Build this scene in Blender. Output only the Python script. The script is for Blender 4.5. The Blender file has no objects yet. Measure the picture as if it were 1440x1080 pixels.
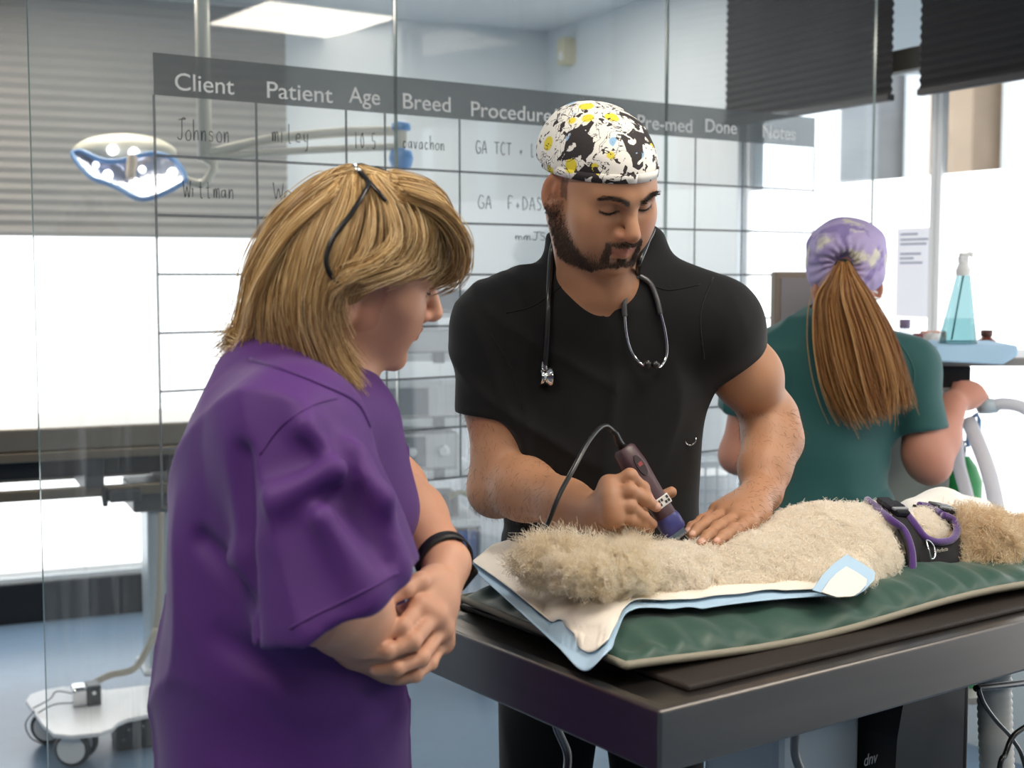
import bpy, math, random
import numpy as np
from mathutils import Vector, Matrix, Euler
rnd = random.Random(7)
SC = bpy.context.scene
COL = SC.collection
V = Vector
# ------------------------------------------------------------------ camera
FPX = 1900.0; ZC = 1.46; TH = math.radians(4.57)
CT, ST = math.cos(TH), math.sin(TH)
def ray(px, py):
    a = (px-720)/FPX; b = -(py-540)/FPX
    return V((a, CT+b*ST, -ST+b*CT))
def at(px, py, Y):                      # point on the sight line at distance Y into the room
    r = ray(px, py); k = Y/r.y
    return V((r.x*k, Y, ZC+r.z*k))
def on(px, py, z):                      # point on the sight line at height z
    r = ray(px, py); k = (z-ZC)/r.z
    return V((r.x*k, r.y*k, z))
cam = bpy.data.cameras.new('camera'); camo = bpy.data.objects.new('camera', cam); COL.objects.link(camo)
camo.location = (0, 0, ZC); camo.rotation_euler = (math.pi/2-TH, 0, 0)
cam.sensor_fit = 'HORIZONTAL'; cam.sensor_width = 36; cam.lens = 36*FPX/1440; cam.clip_start = .05
cam.dof.use_dof = True; cam.dof.focus_distance = 2.12; cam.dof.aperture_fstop = 5.0
SC.camera = camo
SC.view_settings.view_transform = 'Standard'
SC.view_settings.look = 'None'
SC.view_settings.gamma = 1
SC.view_settings.use_curve_mapping = False

# ------------------------------------------------------------------ materials
def lin(c):
    if isinstance(c, str):
        c = [int(c[i:i+2], 16)/255 for i in (0, 2, 4)]
    return tuple(x/12.92 if x <= .04045 else ((x+.055)/1.055)**2.4 for x in c)
MATS = {}
def M(name, col='808080', rough=.5, metal=0., bump=None, noise=None, spec=.5, sheen=0, sss=0, emit=None, alpha=None, trans=0, ior=1.45, attr=False, coat=0, stretch=None):
    if name in MATS: return MATS[name]
    m = bpy.data.materials.new(name); m.use_nodes = True; nt = m.node_tree; N = nt.nodes; L = nt.links
    b = N['Principled BSDF']
    c = lin(col)
    b.inputs['Base Color'].default_value = (*c, 1); b.inputs['Roughness'].default_value = rough
    b.inputs['Metallic'].default_value = metal; b.inputs['Specular IOR Level'].default_value = spec
    b.inputs['IOR'].default_value = ior
    if sheen: b.inputs['Sheen Weight'].default_value = sheen
    if coat: b.inputs['Coat Weight'].default_value = coat
    if sss:
        b.inputs['Subsurface Weight'].default_value = sss; b.inputs['Subsurface Radius'].default_value = (.012, .005, .003); b.inputs['Subsurface Scale'].default_value = 1
    if trans: b.inputs['Transmission Weight'].default_value = trans
    if alpha is not None: b.inputs['Alpha'].default_value = alpha
    if emit: b.inputs['Emission Color'].default_value = (*c, 1); b.inputs['Emission Strength'].default_value = emit
    tc = N.new('ShaderNodeTexCoord'); vec = tc.outputs['Object']
    if stretch:
        mp = N.new('ShaderNodeMapping'); mp.inputs['Scale'].default_value = stretch; L.new(vec, mp.inputs['Vector']); vec = mp.outputs['Vector']
    src = None
    if attr:
        a = N.new('ShaderNodeAttribute'); a.attribute_name = 'Col'; src = a.outputs['Color']; L.new(src, b.inputs['Base Color'])
    if noise:
        t = N.new('ShaderNodeTexNoise'); t.inputs['Scale'].default_value = noise[0]; t.inputs['Detail'].default_value = 4
        L.new(vec, t.inputs['Vector'])
        mx = N.new('ShaderNodeMix'); mx.data_type = 'RGBA'; mx.blend_type = 'MULTIPLY'; mx.inputs[0].default_value = 1
        mr = N.new('ShaderNodeMapRange'); mr.inputs[1].default_value = .3; mr.inputs[2].default_value = .7
        mr.inputs[3].default_value = 1-noise[1]; mr.inputs[4].default_value = 1+noise[1]
        L.new(t.outputs['Fac'], mr.inputs[0])
        if src: L.new(src, mx.inputs[6])
        else: mx.inputs[6].default_value = (*c, 1)
        L.new(mr.outputs[0], mx.inputs[7]); L.new(mx.outputs[2], b.inputs['Base Color'])
    if bump:
        t = N.new('ShaderNodeTexNoise'); t.inputs['Scale'].default_value = bump[0]; t.inputs['Detail'].default_value = 3
        L.new(vec, t.inputs['Vector'])
        bp = N.new('ShaderNodeBump'); bp.inputs['Strength'].default_value = bump[1]; bp.inputs['Distance'].default_value = bump[2] if len(bump) > 2 else .002
        L.new(t.outputs['Fac'], bp.inputs['Height']); L.new(bp.outputs['Normal'], b.inputs['Normal'])
    MATS[name] = m
    return m

# ------------------------------------------------------------------ objects
def tag(o, label=None, cat=None, group=None, kind=None):
    if label: o['label'] = label
    if cat: o['category'] = cat
    if group: o['group'] = group
    if kind: o['kind'] = kind
    return o
def thing(name, label, cat, loc=(0, 0, 0), group=None):
    o = bpy.data.objects.new(name, None); COL.objects.link(o); o.location = loc; o.empty_display_size = .05
    return tag(o, label, cat, group)
def wloc(o):
    p = V(o.location)
    return p if o.parent is None else p+wloc(o.parent)+o.matrix_parent_inverse.translation
def adopt(o, parent):
    if parent is not None:
        o.parent = parent; o.matrix_parent_inverse = Matrix.Translation(-wloc(parent))
    return o
def link(name, data, mat=None, parent=None):
    o = bpy.data.objects.new(name, data); COL.objects.link(o)
    if mat is not None:
        for m in (mat if isinstance(mat, (list, tuple)) else [mat]): data.materials.append(m)
    return adopt(o, parent)
def setlabel(o, label): o['label'] = label; return o
def copy_tree(o, parent=None):
    c = o.copy(); COL.objects.link(c)
    if parent is not None: c.parent = parent
    for ch in [x for x in bpy.data.objects if x.parent == o]: copy_tree(ch, c)
    return c
class F:                                 # a frame: local (s, t, z) -> world, s along the angle
    def __init__(s, o, deg, tilt=None):
        a = math.radians(deg); s.o = V(o); s.u = V((math.cos(a), math.sin(a), 0)); s.v = V((-math.sin(a), math.cos(a), 0)); s.w = V((0, 0, 1))
    def __call__(s, a, b=0, c=0): return s.o+s.u*a+s.v*b+s.w*c
class AX:                                # a frame from an origin and three axes
    def __init__(s, o, x, y=None, z=None):
        s.o = V(o); s.u = V(x).normalized()
        if z is not None:
            z = V(z); s.v = z.cross(s.u).normalized(); s.w = s.u.cross(s.v)
        else:
            y = V(y); s.w = s.u.cross(y).normalized(); s.v = s.w.cross(s.u)
    def __call__(s, a, b=0, c=0): return s.o+s.u*a+s.v*b+s.w*c
class MB:                                # collects shapes, links them as one mesh
    def __init__(s): s.v = []; s.f = []; s.m = []; s.sm = []
    def add(s, vs, fs, mi=0, smooth=False):
        b = len(s.v); s.v += [V(p) for p in vs]
        for f in fs: s.f.append([b+i for i in f]); s.m.append(mi); s.sm.append(smooth)
        return s
    def box(s, fr, a0, a1, b0, b1, c0, c1, mi=0):
        P = [fr(a, b, c) for c in (c0, c1) for b in (b0, b1) for a in (a0, a1)]
        return s.add(P, [(0, 2, 3, 1), (4, 5, 7, 6), (0, 1, 5, 4), (2, 6, 7, 3), (0, 4, 6, 2), (1, 3, 7, 5)], mi)
    def prism(s, fr, poly, c0, c1, mi=0, smooth=False):      # polygon in (s,t), extruded in z of the frame
        n = len(poly)
        P = [fr(a, b, c0) for a, b in poly]+[fr(a, b, c1) for a, b in poly]
        s.add(P, [tuple(range(n))[::-1], tuple(range(n, 2*n))], mi)
        return s.add(P, [(i, (i+1) % n, n+(i+1) % n, n+i) for i in range(n)], mi, smooth)
    def tube(s, pts, r, n=8, mi=0, caps=True, flat=None, closed=False):
        pts = [V(p) for p in pts]; k = len(pts)
        rr = r if isinstance(r, (list, tuple)) else [r]*k
        vs = []; up = None
        for i, p in enumerate(pts):
            d = (pts[(i+1) % k] - pts[i-1]) if closed else (pts[min(i+1, k-1)]-pts[max(i-1, 0)])
            d.normalize()
            if up is None: up = d.orthogonal().normalized() if flat is None else V(flat)
            x = (up-d*up.dot(d)).normalized(); y = d.cross(x); up = x
            for j in range(n):
                a = 2*math.pi*j/n; vs.append(p+(x*math.cos(a)+y*math.sin(a))*rr[i])
        fs = [(i*n+j, i*n+(j+1) % n, (i+1)*n+(j+1) % n, (i+1)*n+j) for i in range(k-1) for j in range(n)]
        if closed: fs += [((k-1)*n+j, (k-1)*n+(j+1) % n, (j+1) % n, j) for j in range(n)]
        elif caps: fs += [tuple(range(n))[::-1], tuple((k-1)*n+j for j in range(n))]
        return s.add(vs, fs, mi, True)
    def lathe(s, fr, prof, n=24, mi=0, axis='w'):           # prof: (radius, height)
        U, W, A = {'w': (fr.u, fr.v, fr.w), 'u': (fr.v, fr.w, fr.u), 'v': (fr.w, fr.u, fr.v)}[axis]
        vs = [fr.o+A*h+(U*math.cos(2*math.pi*j/n)+W*math.sin(2*math.pi*j/n))*max(r, 1e-5) for r, h in prof for j in range(n)]
        k = len(prof)
        fs = [(i*n+j, i*n+(j+1) % n, (i+1)*n+(j+1) % n, (i+1)*n+j) for i in range(k-1) for j in range(n)]
        s.add(vs, fs, mi, True)
        return s.add(vs, [tuple(range(n))[::-1], tuple((k-1)*n+j for j in range(n))], mi)
    def grid(s, rows, mi=0, smooth=True, flip=False):
        n = len(rows[0]); vs = [p for r in rows for p in r]
        fs = [(i*n+j, i*n+j+1, (i+1)*n+j+1, (i+1)*n+j) for i in range(len(rows)-1) for j in range(n-1)]
        if flip: fs = [f[::-1] for f in fs]
        return s.add(vs, fs, mi, smooth)
    def build(s, name, mat, parent=None, bevel=0, seg=2, solid=0, sub=0):
        me = bpy.data.meshes.new(name); me.from_pydata([tuple(p) for p in s.v], [], s.f)
        me.polygons.foreach_set('material_index', s.m); me.polygons.foreach_set('use_smooth', s.sm)
        o = link(name, me, mat, parent)
        me.update()
        if solid:
            md = o.modifiers.new('solid', 'SOLIDIFY'); md.thickness = solid; md.offset = 0
        if bevel:
            md = o.modifiers.new('bevel', 'BEVEL'); md.width = bevel; md.segments = seg; md.limit_method = 'ANGLE'; md.angle_limit = .7
        if sub:
            md = o.modifiers.new('sub', 'SUBSURF'); md.levels = sub; md.render_levels = sub
        return o
def smooth_path(pts, n=8):                # Catmull-Rom through points
    pts = [V(p) for p in pts]; out = []
    for i in range(len(pts)-1):
        p0 = pts[max(i-1, 0)]; p1 = pts[i]; p2 = pts[i+1]; p3 = pts[min(i+2, len(pts)-1)]
        for k in range(n):
            t = k/n
            out.append(.5*((2*p1)+(p2-p0)*t+(2*p0-5*p1+4*p2-p3)*t*t+(3*p1-p0-3*p2+p3)*t**3))
    return out+[pts[-1]]

# ------------------------------------------------------------------ soft bodies: blended shapes skinned to ONE mesh
class Blob:
    def __init__(s, vox=.004): s.vox = vox; s.p = []; s.disp = None
    def _a(s, kind, op, k, c, R, *par): s.p.append((kind, op, k, np.array(c, float), R, par)); return s
    def ball(s, c, r, k=.02, op=1): return s._a('b', op, k, c, r, r)
    def cone(s, a, b, r1, r2=None, k=.02, op=1):
        a = np.array(a, float); b = np.array(b, float); r2 = r1 if r2 is None else r2
        return s._a('c', op, k, (a+b)/2, np.linalg.norm(b-a)/2+max(r1, r2), a, b, r1, r2)
    def chain(s, pts, rad, k=.02, op=1):
        for i in range(len(pts)-1): s.cone(pts[i], pts[i+1], rad[i], rad[i+1], k, op)
        return s
    def ell(s, c, r, k=.02, op=1, fr=None):                 # fr: frame with u,v,w axes
        A = np.eye(3) if fr is None else np.array([list(fr.u), list(fr.v), list(fr.w)])
        return s._a('e', op, k, c, max(r), np.array(r, float), A)
    def cyl(s, a, b, r, k=.004, op=-1):
        a = np.array(a, float); b = np.array(b, float); return s._a('y', op, k, (a+b)/2, np.linalg.norm(b-a)/2+r, a, b, r)
    def cut(s, o, n, k=.004):                               # keep the side opposite to n
        n = V(n).normalized(); return s._a('p', 0, k, o, 1e9, np.array(n))
    def mesh(s, name, mat, parent=None, relax=0, colf=None):
        h = s.vox; N = 14
        un = [q for q in s.p if q[1] == 1]
        lo = np.min([q[3]-q[4] for q in un], 0)-4*h; hi = np.max([q[3]+q[4] for q in un], 0)+4*h
        nb = np.ceil((hi-lo)/(h*N)).astype(int)
        half = h*(N+2)/2*1.7321
        C = np.array([q[3] for q in s.p]); Rr = np.array([q[4] for q in s.p]); K = np.array([q[2] for q in s.p])
        isun = np.array([q[1] == 1 for q in s.p])
        ids_all = []; pos_all = []; quads = []
        big = np.array([1, 4096, 4096*4096], np.int64)
        ar = np.arange(N+2)-1
        for bi in np.ndindex(*nb):
            base = np.array(bi)*N; cc = lo+(base+N/2)*h
            dist = np.linalg.norm(C-cc, axis=1)-Rr
            near = dist < half+K+.012
            if not (near & isun).any(): continue
            X = (lo[0]+(base[0]+ar)*h)[:, None, None]; Y = (lo[1]+(base[1]+ar)*h)[None, :, None]; Z = (lo[2]+(base[2]+ar)*h)[None, None, :]
            D = None
            for qi in np.nonzero(near)[0]:
                kind, op, k, c, R, par = s.p[qi]
                if D is None and op != 1: continue
                if kind == 'b':
                    d = np.sqrt((X-c[0])**2+(Y-c[1])**2+(Z-c[2])**2)-par[0]
                elif kind == 'c':
                    a, b, r1, r2 = par; ba = b-a; L2 = ba@ba+1e-12
                    t = np.clip(((X-a[0])*ba[0]+(Y-a[1])*ba[1]+(Z-a[2])*ba[2])/L2, 0, 1)
                    d = np.sqrt((X-a[0]-t*ba[0])**2+(Y-a[1]-t*ba[1])**2+(Z-a[2]-t*ba[2])**2)-(r1+(r2-r1)*t)
                elif kind == 'y':
                    a, b, r1 = par; L1 = np.linalg.norm(b-a); n = (b-a)/L1
                    t = (X-a[0])*n[0]+(Y-a[1])*n[1]+(Z-a[2])*n[2]
                    rad = np.sqrt(np.maximum((X-a[0])**2+(Y-a[1])**2+(Z-a[2])**2-t*t, 0))-r1; q = np.abs(t-L1/2)-L1/2
                    d = np.minimum(np.maximum(rad, q), 0)+np.sqrt(np.maximum(rad, 0)**2+np.maximum(q, 0)**2)
                elif kind == 'e':
                    r, A = par; dx = X-c[0]; dy = Y-c[1]; dz = Z-c[2]
                    u = (dx*A[0, 0]+dy*A[0, 1]+dz*A[0, 2]); v = (dx*A[1, 0]+dy*A[1, 1]+dz*A[1, 2]); w = (dx*A[2, 0]+dy*A[2, 1]+dz*A[2, 2])
                    k0 = np.sqrt((u/r[0])**2+(v/r[1])**2+(w/r[2])**2); k1 = np.sqrt((u/r[0]**2)**2+(v/r[1]**2)**2+(w/r[2]**2)**2)+1e-9
                    d = k0*(k0-1)/k1
                else:
                    n = par[0]; d = (X-c[0])*n[0]+(Y-c[1])*n[1]+(Z-c[2])*n[2]
                if D is None: D = d+0*X+0*Y+0*Z; continue
                if op == 1:
                    hh = np.maximum(k-np.abs(D-d), 0)/k; D = np.minimum(D, d)-hh*hh*k*.25
                elif op == -1:
                    hh = np.maximum(k-np.abs(D+d), 0)/k; D = np.maximum(D, -d)+hh*hh*k*.25
                else:
                    hh = np.maximum(k-np.abs(D-d), 0)/k; D = np.maximum(D, d)+hh*hh*k*.25
            if D is None or D.min() > .03 or D.max() < -.03: continue
            if s.disp is not None: D = D+s.disp(X, Y, Z)
            if D.min() > 0 or D.max() < 0: continue
            sg = D < 0
            # cell vertices
            n1 = N+1
            cnt = np.zeros((n1,)*3); acc = np.zeros((n1, n1, n1, 3))
            for ax in range(3):
                sl0 = [slice(None)]*3; sl1 = [slice(None)]*3; sl0[ax] = slice(0, -1); sl1[ax] = slice(1, None)
                A0 = D[tuple(sl0)]; A1 = D[tuple(sl1)]; cr = sg[tuple(sl0)] != sg[tuple(sl1)]
                tt = np.where(cr, A0/np.where(cr, A0-A1, 1), 0)
                o2 = [i for i in range(3) if i != ax]
                for da in (0, 1):
                    for db in (0, 1):
                        q = [None]*3; q[ax] = slice(0, n1); q[o2[0]] = slice(da, da+n1); q[o2[1]] = slice(db, db+n1)
                        q = tuple(q); c_ = cr[q]; cnt += c_
                        acc[..., ax] += c_*tt[q]; acc[..., o2[0]] += c_*da; acc[..., o2[1]] += c_*db
            act = np.argwhere(cnt > 0)
            if not len(act): continue
            pv = acc[tuple(act.T)]/cnt[tuple(act.T)][:, None]
            gid = (act+base+8)@big
            ids_all.append(gid); pos_all.append(lo+(act+base-1+pv)*h)
            for ax in range(3):
                o1, o2 = (ax+1) % 3, (ax+2) % 3
                s0 = sg[1:-1, 1:-1, 1:-1]
                q = [slice(1, -1)]*3; q[ax] = slice(2, None)
                s1 = sg[tuple(q)]
                e = np.argwhere(s0 != s1)
                if not len(e): continue
                fl = s0[tuple(e.T)]
                cell = e+1                                  # cell index (local, offset by one)
                e1 = np.zeros(3, int); e1[o1] = 1; e2 = np.zeros(3, int); e2[o2] = 1
                g = [((cell-x+base+8)@big) for x in (e1+e2, e2, 0*e1, e1)]
                Q = np.stack(g, 1)
                Q[~fl] = Q[~fl][:, ::-1]
                quads.append(Q)
        ids = np.concatenate(ids_all); pos = np.concatenate(pos_all); Q = np.concatenate(quads)
        uid, first = np.unique(ids, return_index=True); P = pos[first]
        Qi = np.searchsorted(uid, Q); Qi = np.clip(Qi, 0, len(uid)-1)
        ok = (uid[Qi] == Q).all(1); Qi = Qi[ok]
        lab = np.arange(len(P))                                # drop stray crumbs
        for _ in range(1500):
            new = lab.copy()
            for a, b in ((0, 1), (1, 2), (2, 3), (3, 0)):
                m = np.minimum(new[Qi[:, a]], new[Qi[:, b]]); np.minimum.at(new, Qi[:, a], m); np.minimum.at(new, Qi[:, b], m)
            new = new[new]
            if (new == lab).all(): break
            lab = new
        cn = np.bincount(lab, minlength=len(P)); good = cn[lab] > .03*len(P)
        Qi = Qi[good[Qi].all(1)]; used = np.unique(Qi); P = P[used]; Qi = np.searchsorted(used, Qi)
        for _ in range(relax):
            S = np.zeros_like(P); c = np.zeros(len(P))
            for a, b in ((0, 1), (1, 2), (2, 3), (3, 0)):
                np.add.at(S, Qi[:, a], P[Qi[:, b]]); np.add.at(c, Qi[:, a], 1)
                np.add.at(S, Qi[:, b], P[Qi[:, a]]); np.add.at(c, Qi[:, b], 1)
            P = .5*P+.5*S/np.maximum(c, 1)[:, None]
        return npmesh(name, P, Qi, mat, parent, colf)
def npmesh(name, P, Q, mat, parent=None, colf=None, smooth=True):
    me = bpy.data.meshes.new(name); k = Q.shape[1]
    me.vertices.add(len(P)); me.vertices.foreach_set('co', P.astype(np.float32).ravel())
    me.loops.add(Q.size); me.loops.foreach_set('vertex_index', Q.astype(np.int32).ravel())
    me.polygons.add(len(Q)); me.polygons.foreach_set('loop_start', np.arange(0, Q.size, k, dtype=np.int32))
    me.polygons.foreach_set('use_smooth', np.full(len(Q), smooth))
    me.update(calc_edges=True); me.validate()
    if colf is not None:
        a = me.color_attributes.new('Col', 'FLOAT_COLOR', 'POINT')
        c = np.ones((len(P), 4), np.float32); c[:, :3] = colf(P); a.data.foreach_set('color', c.ravel())
    o = link(name, me, mat, parent); return o
def normals(o):
    me = o.data; n = np.zeros(len(me.vertices)*3, np.float32); me.vertices.foreach_get('normal', n)
    p = np.zeros(len(me.vertices)*3, np.float32); me.vertices.foreach_get('co', p)
    return p.reshape(-1, 3).astype(float), n.reshape(-1, 3).astype(float)
def hair(name, strands, rad, mat, parent=None):            # strands: array (n, k, 3); rad: (k,) or (n,k)
    n, k, _ = strands.shape
    hc = bpy.data.hair_curves.new(name); hc.add_curves([k]*n)
    hc.attributes['position'].data.foreach_set('vector', strands.astype(np.float32).ravel())
    r = np.broadcast_to(rad, (n, k)).astype(np.float32)
    ra = hc.attributes.get('radius') or hc.attributes.new('radius', 'FLOAT', 'POINT')
    ra.data.foreach_set('value', np.ascontiguousarray(r).ravel())
    return link(name, hc, mat, parent)
def hairmat(name, ca, cb, rough=.45, cc=None, thru=0):
    m = bpy.data.materials.new(name); m.use_nodes = True; nt = m.node_tree; N = nt.nodes; L = nt.links; b = N['Principled BSDF']
    hi = N.new('ShaderNodeHairInfo'); cr = N.new('ShaderNodeValToRGB')
    cr.color_ramp.elements[0].color = (*lin(ca), 1); cr.color_ramp.elements[1].color = (*lin(cb), 1)
    if cc:
        e = cr.color_ramp.elements.new(.5); e.color = (*lin(cc), 1)
    L.new(hi.outputs['Random'], cr.inputs['Fac']); L.new(cr.outputs['Color'], b.inputs['Base Color'])
    b.inputs['Roughness'].default_value = rough; b.inputs['Specular IOR Level'].default_value = .35
    if thru:
        t = N.new('ShaderNodeBsdfTranslucent'); x = N.new('ShaderNodeMixShader'); x.inputs[0].default_value = thru
        L.new(cr.outputs['Color'], t.inputs[0]); L.new(b.outputs[0], x.inputs[1]); L.new(t.outputs[0], x.inputs[2]); L.new(x.outputs[0], N['Material Output'].inputs[0])
    return m
def text(name, s, fr, size, mat, parent, depth=.0004, width=None, thin=0, shear=0):
    c = bpy.data.curves.new(name, 'FONT'); c.body = s; c.size = size; c.extrude = depth; c.offset = thin; c.shear = shear
    o = link(name, c, mat)
    R = Matrix((( *fr.u, 0), (*fr.v, 0), (*fr.w, 0), (0, 0, 0, 1))).transposed()
    sx = 1
    if width:
        bpy.context.view_layer.update(); w = o.dimensions.x
        if w > 1e-6: sx = width/w
    R.translation = fr.o
    bpy.context.view_layer.update()
    me = bpy.data.meshes.new_from_object(o.evaluated_get(bpy.context.evaluated_depsgraph_get()))
    bpy.data.objects.remove(o)
    me.transform(R @ Matrix.Diagonal((sx, 1, 1, 1))); me.materials.clear(); me.name = name
    o = link(name, me, mat)
    if parent is not None:
        o.parent = parent; o.matrix_parent_inverse = Matrix.Translation(-wloc(parent))
    return o
# ------------------------------------------------------------------ world
W = bpy.data.worlds.new('overcast'); SC.world = W; W.use_nodes = True
W.node_tree.nodes['Background'].inputs[0].default_value = (.86, .93, 1, 1)
W.node_tree.nodes['Background'].inputs[1].default_value = 1.9
UA = 35.5                                                    # the direction glass and table run in
GP = at(220, 388, 2.9); GF = F((GP.x, GP.y, 0), UA)          # the glass line: s along, t away from the viewer
HC = 2.63
wallm = M('wall_paint', 'cfd8df', .6, noise=(3, .02))
mfloor = M('vinyl_floor', '647b92', .3, noise=(14, .05), bump=(60, .03))
mceil = M('ceiling_paint', 'd6dce0', .7)
black = M('black_plastic', '16171a', .4); darkgrey = M('dark_grey_plastic', '3a3d42', .45)
white = M('white_plastic', 'e4e6e6', .4); grey = M('grey_plastic', '9aa2a8', .45)
steel = M('brushed_steel', 'a9a6a2', .28, 1, noise=(5, .08), stretch=(1, 1, 30)); chrome = M('chrome', 'd8d8d8', .08, 1)
whitemetal = M('white_metal', 'd9dfe4', .35)
greymetal = M('grey_metal', '9098a0', .35, .6)
# back wall line and right wall line
BA = math.degrees(math.atan2(6.6-5.58, .17+2.15)); BF = F((.17, 6.6, 0), BA)          # s<0 towards the left
RA = math.degrees(math.atan2(4.0-6.6, 1.5-.17)); RF = F((.17, 6.6, 0), RA)            # s>0 towards the viewer, t>0 is indoors? (left of travel)
def s_on(fr, px):                                            # where a sight column meets a wall line
    r = ray(px, 388); m = r.x/r.y
    return (m*fr.o.y-fr.o.x)/(fr.u.x-m*fr.u.y)
def struct(mb, name, mat, **k): return tag(mb.build(name, mat, **k), kind='structure')
b = MB(); b.add([(-6, -3.2, 0), (6.5, -3.2, 0), (6.5, 8, 0), (-6, 8, 0), (-6, -3.2, -.05), (6.5, -3.2, -.05), (6.5, 8, -.05), (-6, 8, -.05)], [(0, 1, 2, 3), (7, 6, 5, 4)])
struct(b, 'floor', mfloor)
b = MB(); fr = F((0, 0, 0), 0); b.box(fr, -6, 6.5, -3.2, 8, HC, HC+.1); struct(b, 'ceiling', mceil)
SW = s_on(BF, 404)                                           # right end of the left window
WL = -4.75                                                   # left end of it
b = MB(); b.box(BF, SW, .1, 0, .12, 0, HC); b.box(BF, WL-.4, WL, 0, .12, 0, HC); b.box(BF, WL, SW, 0, .12, 0, .19); b.box(BF, WL, SW, 0, .12, 2.56, HC)
struct(b, 'wall_back', wallm)
b = MB(); b.box(BF, WL, -.02, -.025, -.001, 0, .17); struct(b, 'baseboard_back', M('black_skirting', '14171c', .4), bevel=.004)
p0 = BF(WL-.4, 0)
b = MB(); b.box(F((p0.x-.12, 0, 0), 0), 0, .12, -3.1, p0.y+.1, 0, HC); struct(b, 'wall_left', wallm)
b = MB(); b.box(fr, p0.x-.1, 6.2, -3.2, -3.08, 0, HC); struct(b, 'wall_front', M('wall_front_paint', '5a5d61', .7))
s0 = s_on(RF, 1036); SE = 11.2                               # the street windows start here
wins = [(s0, s_on(RF, 1300)), (s_on(RF, 1302), s_on(RF, 1306)+1.25), (s_on(RF, 1306)+1.31, s_on(RF, 1306)+2.56)]
b = MB(); b.box(RF, -.1, s0, 0, .12, 0, HC); b.box(RF, wins[-1][1], SE, 0, .12, 0, HC); b.box(RF, s0, wins[-1][1], 0, .12, 0, .3); b.box(RF, s0, wins[-1][1], 0, .12, 2.58, HC)
struct(b, 'wall_right', wallm)
film = bpy.data.materials.new('frosted_window_film'); film.use_nodes = True
nt = film.node_tree; nt.nodes.clear()
em = nt.nodes.new('ShaderNodeEmission'); em.inputs[0].default_value = (.96, .98, 1, 1); em.inputs[1].default_value = 1.75
nt.links.new(em.outputs[0], nt.nodes.new('ShaderNodeOutputMaterial').inputs[0])
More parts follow.
